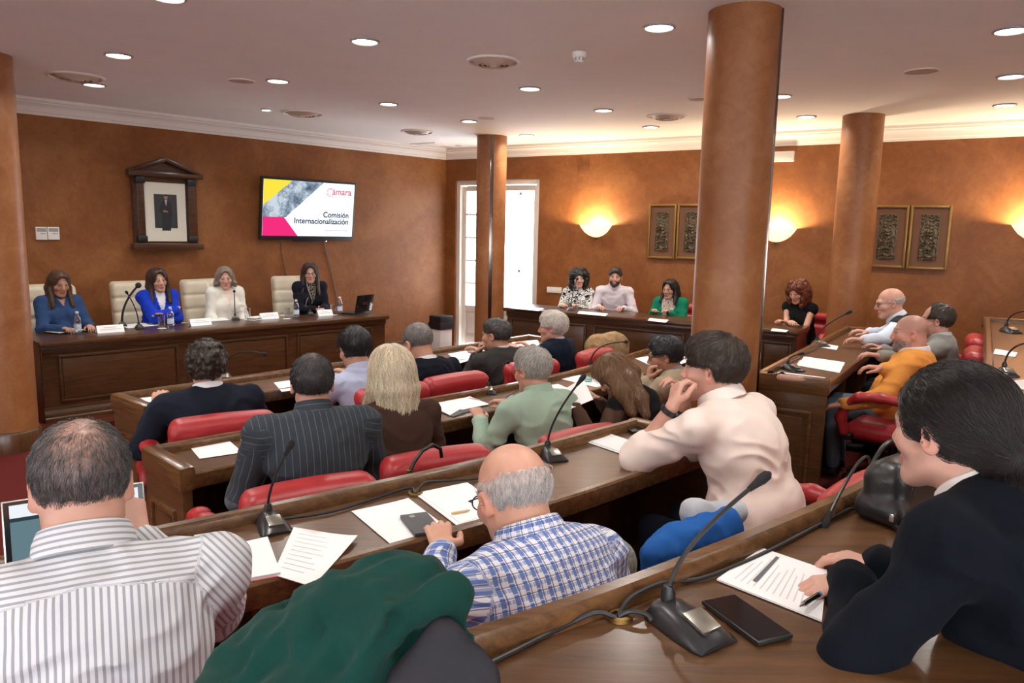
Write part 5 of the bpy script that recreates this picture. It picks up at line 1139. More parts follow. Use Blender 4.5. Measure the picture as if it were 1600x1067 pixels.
# right arm of the third row
i = person('E1', 'bald man with glasses in a white shirt and dark waistcoat', D(1392, 450, 6.55), .17, scale=1.07, body=60, head=80, pitch=10, lean=26, tone=(.56, .30, .22), hair=(.50, .45, .40), style='fringe_low', ht=-.004, top=(.022, .030, .028), sleevecol=(.58, .65, .76), collar=((.62, .66, .74), 'cloth', .03), glasses=True, hands={'L': P(1322, 541, .995), 'R': P(1312, 533, 1.0)}, fingers={'L': (-.75, .5, 0), 'R': (-.7, .2, .1)}, nst=800, slen=.02, strand_r=.0008, shoulder=1.1, fat=.02)
seat_for(i, 'red', 'red leather armchair of the bald man in the waistcoat', back=.04)
i = person('E2', 'man with receding brown hair in a grey pullover', D(1468, 476, 5.62), .17, body=57, head=60, pitch=4, lean=-2, bend=6, tone=(.50, .26, .19), hair=(.045, .028, .018), style='receding', ht=.002, top=(.25, .25, .235), collar=((.45, .45, .48), 'cloth', .03), hands={'L': P(1345, 560, 1.0), 'R': (.12, .40, .80, 1)}, fingers={'L': (-.8, .3, .1)}, nst=2500, slen=.03, strand_r=.0010)
seat_for(i, 'red', 'red leather armchair of the man in the grey pullover', back=-.06)
i = person('E3', 'bald bearded man in an orange sweater leaning back', D(1427, 492, 5.0), .17, body=57, head=72, pitch=4, lean=-6, bend=6, tone=(.50, .24, .17), hair=(.10, .085, .075), style=None, top=(.70, .29, .065), collar=((.70, .62, .58), 'cloth', .03), beard=(.17, .15, .14), hands={'L': D(1316, 632, 4.85), 'R': P(1352, 586, .99)}, poles={'L': (-.25, -.75, -.75)}, fingers={'L': (-.8, .3, -.2), 'R': (-.8, .3, .05)}, hc=.0075, stub=.35, scalp=.30, fat=.075, shoulder=1.14, legs=(.17, .24, .32), nst=0)
seat_for(i, 'red', 'red leather armchair of the man in the orange sweater', back=-.02, drz=-10, side=-.20)
# raised rear desk
i = person('F1', 'woman with tied dark hair in a navy jacket holding a pen', D(1500, 580, 1.42), .34, body=40, head=31, pitch=6, lean=26, bend=14, female=True, tone=(.55, .31, .235), hair=(.013, .009, .008), style='tied', ht=.004, top=(.0055, .007, .011), jacket=True, collar=((.70, .66, .62), 'cloth', .030), hands={'L': P(1338, 908, 1.152), 'R': P(1372, 888, 1.150)}, poles={'L': (-.95, -.1, -.55), 'R': (.8, -.3, -.5)}, fingers={'L': (-.75, .0, -.10), 'R': (-.50, .45, .02)}, pose=('curl', 'curl'), hb=.0036, hc=.0056, wr=.010, nst=15000, slen=.07, strand_r=.0005, hairvar=.5, shoulder=1.05)
seat_for(i, 'red', 'red leather armchair under the woman in the navy jacket', back=.05)
i = person('F2', 'person in a dark jacket resting a hand on a sheet at the raised desk', P(1690, 545, 1.16) + np.array([.28, -.30, .36]), .34, body=62, head=62, lean=12, tone=LT, hair=(.08, .07, .06), top=(.05, .05, .06), jacket=True, hands={'L': P(1607, 548, 1.15), 'R': P(1640, 535, 1.15)}, fingers={'L': (-.8, .45, 0)})
seat_for(i, 'red', 'red leather armchair beyond the raised desk', back=.05)
# free chairs
def free_chair(px, py, z, tier, rz, label): p = P(px, py, z); chair('red', p[0], p[1], tier, R_(rz), label, RC)
# ---------------------------------------------------------------- microphones
def mic(base, tip, label, rz, bz, thick=.0042, sag=.0, base_len=.15, cat='microphone'):
    """base: place on the desk; tip: place of the capsule; rz: heading of the base's thick end."""
    o = thing('desk_microphone', base, label, cat, 'gooseneck desk microphones', rz); L_ = base_len; k = L_ / .15
    prof = [(-.5, .26, .010), (-.42, .34, .030), (-.22, .36, .040), (.10, .42, .034), (.40, .44, .018), (.5, .40, .008)]
    V = []; n = 9
    for y, hw, h in prof:
        for i in range(n):
            t = i / (n - 1) * 2 - 1; V.append((t * hw * L_ * .72, y * L_, h * k * (1 - abs(t) ** 3 * .75)))
    for y, hw, h in prof:
        for i in range(n): t = i / (n - 1) * 2 - 1; V.append((t * hw * L_ * .74, y * L_, 0))
    m = len(prof); F_ = []
    for a in range(m - 1):
        for i in range(n - 1): F_.append((a * n + i, a * n + i + 1, (a + 1) * n + i + 1, (a + 1) * n + i))
        for i in (0, n - 1): F_.append((a * n + i, (a + 1) * n + i, (m + a + 1) * n + i, (m + a) * n + i))
    for a in (0, m - 1):
        for i in range(n - 1): F_.append((a * n + i, a * n + i + 1, (m + a) * n + i + 1, (m + a) * n + i))
    F_.append(tuple([m * n + i for i in range(n)] + [(m + a) * n + n - 1 for a in range(1, m)] + [(m + m - 1) * n + i for i in range(n - 2, -1, -1)] + [(m + a) * n for a in range(m - 2, 0, -1)]))
    b = MB().add(V, F_).build('base', 'mic_base', o)
    MB().box((0, .22 * L_, .030 * k), (.045 * k, .05 * k, .006), bev=.002, mat=Matrix.Rotation(-.30, 3, 'X')).build('talk_button', 'mic_plate', b)
    MB().lathe([(.013 * k, .030 * k), (.013 * k, .048 * k), (.009 * k, .060 * k), (0, .062 * k)], c=(0, -.30 * L_, 0), seg=14).build('neck_socket', 'black_plastic', o)
    T_ = rotz(rz).T @ (np.array(tip, float) - np.array(base, float)); s0 = np.array([0, -.30 * L_, .055 * k]); d = T_ - s0; ln = np.linalg.norm(d)
    up = np.array([0, 0, 1.]); c1 = s0 + up * ln * .25 * (1 + sag) + d * .08; pts = []
    for t in np.linspace(0, 1, 14): pts.append(s0 * (1 - t) ** 2 + 2 * c1 * t * (1 - t) + T_ * t * t)
    dirn = pts[-1] - pts[-2]; dirn = dirn / np.linalg.norm(dirn)
    MB().tube(pts, thick, 8).build('gooseneck', 'black_plastic', o)
    e = pts[-1]; MB().tube([e - dirn * .035, e - dirn * .012, e, e + dirn * .016, e + dirn * .024], [thick * 1.3, thick * 2.0, thick * 2.6, thick * 2.4, thick * 1.0], 12).build('capsule', 'foam_black', o)
    return o
plain('mic_base', (.030, .030, .032), .30, .3); plain('mic_plate', (.35, .33, .28), .25, .8); plain('foam_black', (.010, .010, .011), .9, bmp=.6, bscale=900)
T1, T3, T4 = .782, .952, 1.122
def hd(px, py, tx, ty, z): a = P(px, py, z); b = P(tx, ty, z); return math.atan2(b[1] - a[1], b[0] - a[0]) - math.pi / 2
def mic_px(bx, by, z, tx, ty, tdepth, ex, ey, label, **k):
    b = P(bx, by, z); return mic(b, D(tx, ty, tdepth), label, hd(bx, by, ex, ey, z), z, **k)
mic_px(1072, 982, T4, 1190, 749, 1.46, 1120, 1010, 'gooseneck microphone beside the black phone on the raised desk', base_len=.155)
mic_px(425, 822, T3, 453, 697, 2.17, 440, 842, 'gooseneck microphone before the seat between striped and checked shirts', base_len=.14)
mic_px(862, 714, T3, 909, 592, 2.86, 882, 728, 'gooseneck microphone between the bald man and the man in cream', base_len=.14)
mic_px(764, 613, T1, 793, 566, 4.62, 766, 624, 'gooseneck microphone beside the open folder on the second row', thick=.0048)
mic_px(927, 578, T1, 978, 534, 5.35, 945, 584, 'gooseneck microphone before the woman reading a sheet', thick=.0048)
mic_px(352, 592, T1, 413, 553, 4.75, 348, 602, 'gooseneck microphone beside the navy suit on the first row', thick=.0048)
mic_px(1238, 578, T3, 1252, 553, 4.95, 1262, 584, 'gooseneck microphone beside the sunglasses on the orange sweater desk', thick=.0045)
mic_px(1281, 540, T3, 1327, 488, 6.05, 1302, 546, 'gooseneck microphone before the bald man in the waistcoat', thick=.0055, base_len=.17)
mic_px(1578, 519, T4, 1607, 486, 5.65, 1598, 523, 'gooseneck microphone at the far stretch of the raised desk', thick=.0055, base_len=.17)
mic_px(1572, 585, T4, 1612, 535, 3.72, 1592, 596, 'gooseneck microphone beside the resting hand on the raised desk', thick=.005, base_len=.15)
mic_px(1362, 778, T4, 1290, 816, 1.86, 1375, 805, 'low-bent gooseneck microphone before the black bag', base_len=.14, sag=.9)
mic_px(218, 513, DTOP + .002, 198, 457, 7.15, 224, 518, 'gooseneck microphone before the woman in royal blue', thick=.0055)
mic_px(191, 509, DTOP + .002, 216, 446, 7.3, 190, 514, 'thick dark gooseneck beside the empty part of the dais', thick=.011)
mic_px(368, 499, DTOP + .002, 366, 455, 7.65, 372, 504, 'gooseneck microphone before the woman in ivory', thick=.0055)
mic_px(485, 492, DTOP + .002, 477, 479, 8.0, 492, 497, 'low gooseneck microphone before the woman with glasses', thick=.0055)
mic_px(892, 484, RTOP + .002, 902, 436, 9.0, 890, 490, 'gooseneck microphone before the woman in the printed blouse', thick=.0055)

def cable(pts, z, label, r=.0046, name='microphone_cable', dy=None):
    dy = dy if dy is not None else (19 if z > 1.0 else 9)
    q = [P(x, y + dy, z + dz) for x, y, dz in pts]; out = []
    for i in range(len(q) - 1):
        p0, p1, p2, p3 = q[max(i - 1, 0)], q[i], q[i + 1], q[min(i + 2, len(q) - 1)]
        for k in range(6): t = k / 6; out.append(.5 * ((2 * p1) + (-p0 + p2) * t + (2 * p0 - 5 * p1 + 4 * p2 - p3) * t * t + (-p0 + 3 * p1 - 3 * p2 + p3) * t ** 3))
    tag(MB().tube(out + [q[-1]], r, 8).build(name, 'cable_black'), label, 'cable', 'microphone cables')
C_ = .006
cable([(728, 1036, C_), (800, 1000, C_), (880, 960, C_), (930, 938, .02), (962, 946, C_)], T4, 'black cable along the rail ending at the brass grommet')
cable([(966, 944, C_), (985, 915, .025), (1030, 893, .025), (1060, 890, C_), (1110, 880, C_), (1200, 842, C_), (1290, 795, C_), (1330, 776, .01), (1352, 780, C_)], T4, 'black cable from the brass grommet along the rail to the bag')
cable([(966, 944, C_), (985, 936, .015), (1008, 940, .015), (1018, 950, C_)], T4, 'short black cable from the grommet to the near microphone')
cable([(440, 802, C_), (520, 790, C_), (590, 768, C_), (640, 753, .012), (648, 762, C_)], T3, 'black cable along the rail behind the seat with the green coat')
cable([(650, 762, C_), (665, 745, .02), (700, 742, .01), (760, 736, C_), (840, 712, C_)], T3, 'black cable running behind the bald man to the next microphone')
cable([(790, 612, C_), (800, 606, .01), (812, 600, C_), (850, 592, C_)], T1, 'thin cable beside the second-row microphone', .003)
def grommet(px, py, z, label):
    o = thing('cable_grommet', P(px, py, z), label, 'grommet', 'brass cable grommets')
    MB().lathe([(.014, 0), (.014, .006), (.017, .009), (.024, .007), (.026, 0)], seg=24).build('ring', 'brass', o); MB().lathe([(0, .002), (.0145, .002)], seg=20).build('hole', 'dark_void', o)
grommet(967, 965, T4 - .001, 'brass cable grommet on the raised desk'); grommet(649, 772, T3 - .001, 'brass cable grommet on the checked shirt desk')

# ---------------------------------------------------------------- papers
def sheet(pts, z, label, mat='paper', th=.0015, name='paper_sheet', cat='paper', lines=0, group='loose sheets on the desks', curl=0.0):
    q = np.array([P(x, y, z) for x, y in pts]); c = q.mean(0); o = thing(name, (c[0], c[1], z), label, cat, group)
    n = 8; V = []; F_ = []
    for j in range(n + 1):
        for i in range(n + 1):
            u, v = i / n, j / n; p = (q[0] * (1 - u) + q[1] * u) * (1 - v) + (q[3] * (1 - u) + q[2] * u) * v - c; p[2] = th + curl * ((u - .2) ** 4 * (1 - v) ** 2 * 2); V.append(p)
    V += [np.array([p[0], p[1], p[2] - th]) for p in V]; m = n + 1; M2 = m * m
    for j in range(n):
        for i in range(n): a = j * m + i; F_ += [(a, a + 1, a + m + 1, a + m), (M2 + a, M2 + a + m, M2 + a + m + 1, M2 + a + 1)]
    for i in range(n):
        for a, b in ((i, i + 1), (n * m + i, n * m + i + 1), (i * m, (i + 1) * m), (i * m + n, (i + 1) * m + n)): F_.append((a, b, M2 + b, M2 + a))
    MB().add(V, F_).build('sheet', mat, o)
    for k in range(lines):
        v0 = .12 + .8 * k / max(lines, 1); w = .55 + .3 * ((k * 37) % 5) / 5; pp = []
        for u, v in ((.12, v0), (.12 + w * .85, v0), (.12 + w * .85, v0 + .014), (.12, v0 + .014)): p = (q[0] * (1 - u) + q[1] * u) * (1 - v) + (q[3] * (1 - u) + q[2] * u) * v - c; p[2] = th + .0006; pp.append(p)
        MB().add(pp, [(0, 1, 2, 3)]).build('printed_line', 'print_grey', o, smooth=False)
    return o, q, c
Z3 = T3 + .0005; Z1 = T1 + .0005; Z4 = T4 + .0005
sheet([(549, 799), (638, 780), (704, 828), (612, 852)], Z3, 'white sheet under the grey phone case', curl=.004)
sheet([(650, 773), (735, 757), (790, 800), (716, 823)], Z3, 'white sheet beside the bald man with a pencil on it')
sheet([(653, 770), (730, 754), (790, 795), (720, 818)], Z3 + .002, 'upper white sheet beside the bald man')
sheet([(459, 824), (559, 841), (488, 917), (426, 898)], Z3 + .004, 'white sheet lying across the notebook corner', lines=9, curl=.01)
sheet([(911, 689), (955, 680), (1010, 696), (990, 716)], Z3, 'white sheet by the elbow of the man in cream', curl=.006)
sheet([(912, 686), (950, 679), (1004, 694), (985, 712)], Z3 + .003, 'second white sheet by the elbow of the man in cream', curl=.008)
sheet([(303, 838), (340, 832), (345, 842), (310, 850)], Z3, 'small white card behind the notebook', th=.004, name='paper_card')
sheet([(290, 691), (354, 685), (379, 707), (312, 717)], Z1, 'white sheet at the free end of the second row')
sheet([(376, 687), (402, 681), (425, 700), (394, 704)], Z1, 'white sheet half under the pinstripe sleeve', curl=.006)
sheet([(660, 628), (690, 624), (720, 640), (703, 650)], Z1, 'page of the open folder nearer the blonde woman', th=.006)
sheet([(692, 626), (734, 622), (765, 632), (722, 641)], Z1 + .003, 'page of the open folder nearer the man in green', th=.004, curl=.01)
sheet([(664, 634), (700, 627), (740, 640), (708, 652)], Z1 - .0002, 'dark folder under the pages beside the blonde woman', 'black_plastic', .003, 'document_folder', 'folder')
sheet([(875, 592), (905, 586), (948, 598), (935, 606)], Z1, 'white sheet with a teal case on it', lines=0)
sheet([(846, 604), (872, 600), (900, 612), (880, 620)], Z1, 'white sheet beyond the man in green')
sheet([(992, 560), (1016, 556), (1036, 564), (1014, 570)], Z1, 'white sheet before the man in the beige jacket')
sheet([(1056, 560), (1072, 557), (1078, 564), (1064, 569)], Z1, 'white sheet between the beige jacket and the thick column')
sheet([(219, 622), (262, 618), (268, 632), (247, 638)], Z1, 'white sheet at the free end of the first row')
sheet([(428, 598), (462, 593), (470, 609), (440, 612)], Z1, 'white sheet between the navy and pinstripe suits')
sheet([(568, 572), (590, 566), (600, 576), (584, 584)], Z1, 'white sheet before the man in pale blue')
sheet([(700, 553), (728, 548), (744, 560), (718, 568)], Z1, 'white sheet before the balding man in navy')
sheet([(752, 548), (775, 543), (780, 556), (758, 562)], Z1, 'white sheet under the elbow of the grey suit')
sheet([(800, 535), (840, 531), (846, 545), (806, 550)], Z1, 'white sheet before the white-haired man')
sheet([(1250, 563), (1318, 571), (1312, 583), (1244, 571)], Z3, 'white folded leaflet near the hand of the orange sweater', th=.003)
sheet([(1256, 557), (1320, 566), (1318, 572), (1252, 563)], Z3, 'white leaflet behind the folded one on the orange sweater desk')
sheet([(1217, 581), (1290, 590), (1280, 600), (1205, 590)], Z3, 'white sheet with a pen beside the sunglasses')
sheet([(1283, 536), (1310, 541), (1307, 547), (1284, 543)], Z3, 'white sheet under the hands of the man in the waistcoat')
o, q, c = sheet([(1120, 907), (1190, 858), (1292, 893), (1284, 972)], Z4, 'printed agenda sheet under the pen on the raised desk', th=.004, lines=12)
pp = []
for u, v in ((.28, .10), (.33, .10), (.33, .78), (.28, .78)): p = (q[1] * (1 - u) + q[2] * u) * (1 - v) + (q[0] * (1 - u) + q[3] * u) * v - c; p[2] = .0052; pp.append(p)
MB().add(pp, [(0, 1, 2, 3)]).build('printed_heading', 'print_dark', o, smooth=False)
sheet([(1555, 545), (1590, 551), (1586, 558), (1552, 553)], Z4, 'white sheet under the resting hand')
sheet([(1576, 596), (1610, 592), (1612, 612), (1588, 606)], Z4, 'white sheet near the shadowed microphone on the raised desk')
for a in [([(187, 508), (235, 503), (248, 508), (200, 513)], 'white sheet before the woman in royal blue'), ([(316, 498), (352, 496), (358, 500), (322, 503)], 'white sheet before the woman in ivory'), ([(388, 495), (432, 491), (436, 496), (394, 500)], 'white sheet beside the ivory jacket name card')]:
    sheet(a[0], DTOP + .0015, a[1])
for a in [([(805, 478), (850, 482), (842, 486), (800, 482)], 'white sheets at the free end of the side desk'), ([(905, 486), (950, 490), (946, 494), (902, 490)], 'white sheet before the bearded man'), ([(1015, 497), (1045, 500), (1040, 504), (1012, 501)], 'white sheet before the woman in green'), ([(1207, 513), (1232, 516), (1228, 519), (1204, 517)], 'white sheet before the red-haired woman')]:
    sheet(a[0], RTOP + .0015, a[1])
# ---------------------------------------------------------------- things on desks
def slab(name, pts, z, h, mat, label, cat, bev=.004, group=None):
    q = np.array([P(x, y, z) for x, y in pts]); c = q.mean(0); ux = (q[1] - q[0] + q[2] - q[3]) / 2; uy = (q[3] - q[0] + q[2] - q[1]) / 2; a = math.atan2(ux[1], ux[0])
    o = thing(name, (c[0], c[1], z), label, cat, group, a); w = float(np.hypot(*ux[:2])); ang = np.array([-math.sin(a), math.cos(a)]); d = abs(float(uy[:2] @ ang)); return o, w, d
o, w, d = slab('mobile_phone', [(1103, 944), (1138, 934), (1233, 997), (1193, 1013)], Z4, .009, 'black_gloss', 'black mobile phone lying beside the microphone on the raised desk', 'phone')
w, d = .078, .160
o.rotation_euler.z = hd(1120, 938, 1213, 1005, Z4)
MB().box((0, 0, .0045), (w, d, .009), bev=.003).build('casing', 'black_plastic', o); MB().box((0, 0, .0092), (w - .006, d - .008, .0012)).build('screen', 'black_gloss', o, smooth=False)
o, w, d = slab('phone_case', [(627, 810), (662, 804), (690, 833), (653, 843)], Z3 + .0015, .012, 'grey_plastic', 'dark grey phone in a case with two pale dots', 'phone')
o.rotation_euler.z = hd(645, 807, 671, 838, Z3)
plain('case_grey', (.055, .058, .062), .5); MB().box((0, 0, .0065), (.085, .155, .013), bev=.004).build('casing', 'case_grey', o)
for x, y in ((.0, .052), (.012, -.05)): MB().lathe([(0, .0145), (.009, .0145), (.009, .012)], c=(x, y, 0), seg=16).build('dot', 'grey_plastic', o)
o, w, d = slab('mobile_phone', [(974, 668), (990, 664), (1004, 672), (984, 678)], Z3, .01, 'black_gloss', 'black phone by the forearm of the man in cream', 'phone'); o.rotation_euler.z = hd(978, 666, 994, 675, Z3)
MB().box((0, 0, .006), (.075, .15, .012), bev=.004).build('casing', 'black_plastic', o); MB().box((0, 0, .0122), (.06, .12, .001)).build('screen', 'black_gloss', o, smooth=False)
o, w, d = slab('mobile_phone', [(387, 678), (402, 675), (404, 682), (388, 685)], Z1, .01, 'black_gloss', 'black phone on the second-row desk beside the pinstripe sleeve', 'phone'); MB().box((0, 0, .006), (.15, .075, .012), bev=.004).build('casing', 'black_plastic', o); MB().box((0, 0, .0122), (.12, .06, .001)).build('screen', 'black_gloss', o, smooth=False)
# notebook
o, q, c = sheet([(343, 861), (419, 844), (440, 902), (362, 917)], Z3 + .0003, 'open red-covered notebook beside the striped sleeve', 'red_cover', .004, 'notebook', 'notebook')
V = [q[0] * .97 + c * .03 - c, q[1] * .97 + c * .03 - c, q[2] * .97 + c * .03 - c, q[3] * .97 + c * .03 - c]; m = MB().prism(V, .004, .013); m.build('page_block', 'paper', o, smooth=False)
p = P(365, 917, Z3) - c; MB().tube([(p[0], p[1], .003), (p[0] + .01, p[1] - .02, -.01), (p[0] + .015, p[1] - .028, -.035)], .002, 6).build('ribbon', 'red_cover', o)
# pens and pencil
def pen(a, b, z, mat, label, r=.004, name='pen'):
    p, q = P(*a, z + r), P(*b, z + r); o = thing(name, p, label, 'pen'); d = q - p; MB().tube([(0, 0, 0), tuple(d * .85)], r, 8).build('barrel', mat, o); MB().tube([tuple(d * .85), tuple(d)], [r * .95, r * .25], 8).build('tip', 'silver', o)
plain('pencil_yellow', (.62, .46, .20), .5); pen((706, 802), (735, 797), Z3 + .004, 'pencil_yellow', 'pale pencil lying on the sheet beside the bald man', name='pencil')
pen((1260, 594), (1271, 590), Z3 + .002, 'black_plastic', 'dark pen on the sheet beside the sunglasses'); pen((733, 622), (750, 625), Z1 + .008, 'silver', 'pen on the open folder'); pen((853, 606), (866, 607), Z1 + .002, 'black_plastic', 'dark pen beyond the man in green')
p0, p1 = D(1250, 947, 1.40), D(1296, 918, 1.50); o = thing('pen', p0, 'black and blue pen in the hand of the woman in navy', 'pen'); dd = p1 - p0
plain('pen_blue', (.05, .25, .5), .3)
MB().tube([tuple(dd * .12), tuple(dd * .6)], .0052, 10).build('barrel', 'black_gloss', o); MB().tube([(0, 0, 0), tuple(dd * .12)], [.0015, .0048], 8).build('tip', 'silver', o); MB().tube([tuple(dd * .6), tuple(dd * .7)], .0054, 10).build('band', 'pen_blue', o); MB().tube([tuple(dd * .7), tuple(dd * 1.15)], .0052, 10).build('cap', 'black_gloss', o)
# sunglasses and case
p = P(1212, 593, Z3); o = thing('sunglasses', (p[0], p[1], Z3), 'dark sunglasses resting beside the pink case', 'sunglasses', rz=hd(1196, 591, 1220, 594, Z3) + math.pi / 2)
for s in (-1, 1):
    e = MB().lathe([(0, .004), (.020, .003), (.026, 0), (.020, -.003), (0, -.004)], c=(0, 0, 0), seg=20).build('lens', 'black_gloss', o); e.rotation_euler = (math.pi / 2 - .3, 0, 0); e.location = (s * .034, 0, .027)
    MB().tube([(s * .062, .003, .034), (s * .066, .06, .022), (s * .06, .12, .008)], .003, 6).build('temple', 'black_plastic', o)
MB().tube([(-.012, 0, .034), (0, 0, .037), (.012, 0, .034)], .003, 6).build('bridge', 'black_plastic', o)
p, q2 = P(1218, 594, Z3), P(1256, 598, Z3); o = thing('glasses_case', p, 'soft pink glasses case on the orange sweater desk', 'case'); sdf_part('case_body', [Cap((0, 0, .018), tuple((q2 - p)[:2]) + (.018,), .020, .018, k=.02)], .006, 'pink_case', o); d = (q2 - p); MB().tube([(0, 0, .0385), tuple(d[:2] * .5) + (.0385,), tuple(d[:2]) + (.036,)], .0018, 6).build('seam', 'white_plastic', o)
p = P(918, 596, Z1); o = thing('earphone_case', p, 'small teal round case on the white sheet', 'case'); MB().lathe([(0, 0), (.03, 0), (.036, .012), (.032, .026), (.02, .032), (0, .033)], seg=20).build('shell', 'teal_plastic', o); MB().lathe([(.0355, .012), (.0368, .014), (.0355, .016)], seg=20).build('seam_ring', 'white_plastic', o)
# sheet held by the reading woman
def held(corners, label):
    q = np.array([D(*c_) for c_ in corners]); c = q.mean(0); o = thing('paper_sheet', c, label, 'paper', 'loose sheets on the desks'); V = [x - c for x in q]; nrm = np.cross(V[1] - V[0], V[3] - V[0]); nrm /= np.linalg.norm(nrm)
    m = MB().add([*V, *[v + nrm * .001 for v in V]], [(0, 1, 2, 3), (7, 6, 5, 4), (0, 4, 5, 1), (1, 5, 6, 2), (2, 6, 7, 3), (3, 7, 4, 0)]); m.build('sheet', 'paper', o, smooth=False)
    for k in range(6):
        v0 = .12 + .1 * k; pp = [(V[0] * (1 - u) + V[1] * u) * (1 - v) + (V[3] * (1 - u) + V[2] * u) * v for u, v in ((.1, v0), (.8, v0), (.8, v0 + .015), (.1, v0 + .015))]
        for sg in (-.0006, .0016): MB().add([p_ + nrm * sg for p_ in pp], [(0, 1, 2, 3)]).build('printed_line', 'print_grey', o, smooth=False)
held([(866, 618, 4.30), (911, 590, 4.45), (927, 624, 4.15), (888, 640, 4.05)], 'printed sheet held up by the woman with long brown hair')
# name cards, bottles, tumblers on the dais
def name_card(px, py, w, label, rz=FA, top=DTOP):
    p = P(px, py, top + .001); o = thing('name_card', p, label, 'name card', 'dais name cards', rz); h = .07
    MB().add([(-w / 2, -.035, 0), (w / 2, -.035, 0), (w / 2, 0, h), (-w / 2, 0, h), (-w / 2, .035, 0), (w / 2, .035, 0)], [(0, 1, 2, 3), (3, 2, 5, 4)]).build('card', 'paper', o, smooth=False)
    for k, (a, z) in enumerate(((.5, .045), (.8, .028))):
        MB().add([(-w * a / 2, -.0362 + z * .5, z), (w * a / 2, -.0362 + z * .5, z), (w * a / 2, -.0362 + (z + .008) * .5, z + .008), (-w * a / 2, -.0362 + (z + .008) * .5, z + .008)], [(0, 1, 2, 3)]).build('printed_line', 'print_grey', o, smooth=False)
name_card(172, 519, .24, 'white folded name card of the woman in denim blue'); name_card(313, 508, .22, 'white folded name card of the woman in royal blue'); name_card(420, 498, .22, 'white folded name card of the woman in ivory'); name_card(507, 493, .20, 'white folded name card of the woman with glasses')
def bottle(px, py, label, h=.215):
    p = P(px, py, DTOP + .001); o = thing('water_bottle', p, label, 'bottle', 'water bottles on the dais'); r = .032; k = h / .215
    prof = [(0, .002), (r * .85, 0), (r, .008), (r, .03), (r * .94, .035), (r, .04), (r, .10), (r * .90, .108), (r, .116), (r * .98, .14), (r * .6, .178), (r * .40, .188), (r * .40, .198)]
    MB().lathe([(a, b * k) for a, b in prof], seg=20).build('bottle_body', 'bottle_plastic', o); MB().lathe([(r * 1.01, .045 * k), (r * 1.01, .095 * k)], seg=20).build('label_band', 'label_print', o)
    MB().lathe([(r * .45, .196 * k), (r * .45, .213 * k), (0, .214 * k)], seg=16).build('cap', 'white_plastic', o); MB().lathe([(0, .006), (r * .93, .01), (r * .93, .15 * k), (0, .15 * k)], seg=16).build('water', 'water_clear', o)
plain('label_print', (.55, .60, .72), .5, var=.3, vscale=60); glassy('water_clear', (.90, .94, .97), .04)
bottle(122, 522, 'water bottle beside the denim-blue sleeve'); bottle(267, 512, 'water bottle before the folded blue arms'); bottle(463, 497, 'water bottle between the ivory and black jackets'); bottle(531, 491, 'water bottle beside the open laptop')
def tumbler(px, py, label, top=DTOP):
    p = P(px, py, top + .001); o = thing('drinking_glass', p, label, 'glass', 'drinking glasses on the dais'); MB().lathe([(0, .008), (.028, .010), (.034, .125), (.036, .125), (.031, 0), (0, 0)], seg=20).build('tumbler', 'clear_glass', o)
    MB().lathe([(0, -.0), (.045, 0), (.045, .0015), (0, .0015)], seg=20).build('coaster', 'paper', o)
tumbler(253, 513, 'drinking glass beside the blue-armed woman\'s bottle'); tumbler(387, 499, 'drinking glass beside the ivory jacket'); tumbler(448, 498, 'drinking glass beside the bottle at the black jacket'); tumbler(521, 492, 'drinking glass beside the bottle near the laptop')
o, w, d = slab('leather_folder', [(80, 518), (118, 514), (124, 519), (88, 524)], DTOP + .001, .01, 'black_plastic', 'dark folder under the hands of the woman in denim', 'folder'); MB().box((0, 0, .006), (.30, .22, .012), bev=.003).build('cover', 'black_plastic', o); MB().box((0, 0, .0135), (.27, .19, .003)).build('inner_page', 'paper_off', o)
o, w, d = slab('book_stack', [(389, 499), (403, 497), (405, 501), (391, 503)], DTOP + .001, .03, 'paper', 'small pile of booklets before the ivory jacket', 'booklets')
for k in range(3): MB().box((.004 * k, 0, .006 + .011 * k), (.13, .10, .010), .1 * k, bev=.001).build('booklet', ('paper', 'print_dark', 'paper_off')[k], o)
# dais laptop
p = P(566, 490, DTOP + .001); o = thing('dais_laptop', p, 'open black laptop seen from behind on the dais', 'laptop', rz=FA + R_(18))
MB().box((0, .10, .010), (.33, .22, .020), bev=.004).build('keyboard_base', 'black_plastic', o)
lid = MB().box((0, 0, .11), (.33, .014, .22), bev=.005).build('lid', 'black_gloss', o); lid.location = (0, -.012, .018); lid.rotation_euler = (R_(12), 0, 0)
plain('logo_copper', (.22, .07, .035), .35, .6); text('lid_logo', 'VAIO', .045, 'logo_copper', lid, Matrix.Translation((0, -.0078, .10)) @ Matrix.Rotation(math.pi / 2, 4, 'X'), .0003, 'CENTER'); MB().box((.13, -.0085, .05), (.045, .002, .07)).build('sticker', 'white_plastic', lid, smooth=False)
# laptop of the man in stripes
pL, pR = D(26, 800, 1.86), D(214, 772, 2.02); pL[2] = pR[2] = T3; d = pR - pL; wl = .34; cx = (D(118, 870, 1.90)); a = math.atan2(d[1], d[0])
c0 = PEOPLE['C1']['root'] + (PEOPLE['C1']['Rz'] @ np.array([-.06, .50, 0]))[:2]
pm = P(128, 905, T3 + .0) ; o = thing('silver_laptop', (pm[0], pm[1], T3 + .001), 'silver laptop with a lit screen before the striped shirt', 'laptop', rz=R_(30))
o.rotation_euler.z = hd(26, 800, 214, 772, T3) + math.pi / 2; o.rotation_euler.z = R_(33)
LAPTOP = o
MB().box((0, -.10, .008), (.31, .20, .016), bev=.003).build('keyboard_base', 'silver', o); MB().box((0, -.085, .0165), (.29, .10, .002)).build('keys', 'black_plastic', o, smooth=False)
lid = MB().box((0, .005, .10), (.31, .008, .20), bev=.003).build('lid', 'silver', o); lid.rotation_euler = (R_(-14), 0, 0); lid.location = (0, .012, .012)
MB().box((0, -.0002, .10), (.302, .004, .193)).build('bezel', 'black_gloss', lid, smooth=False)
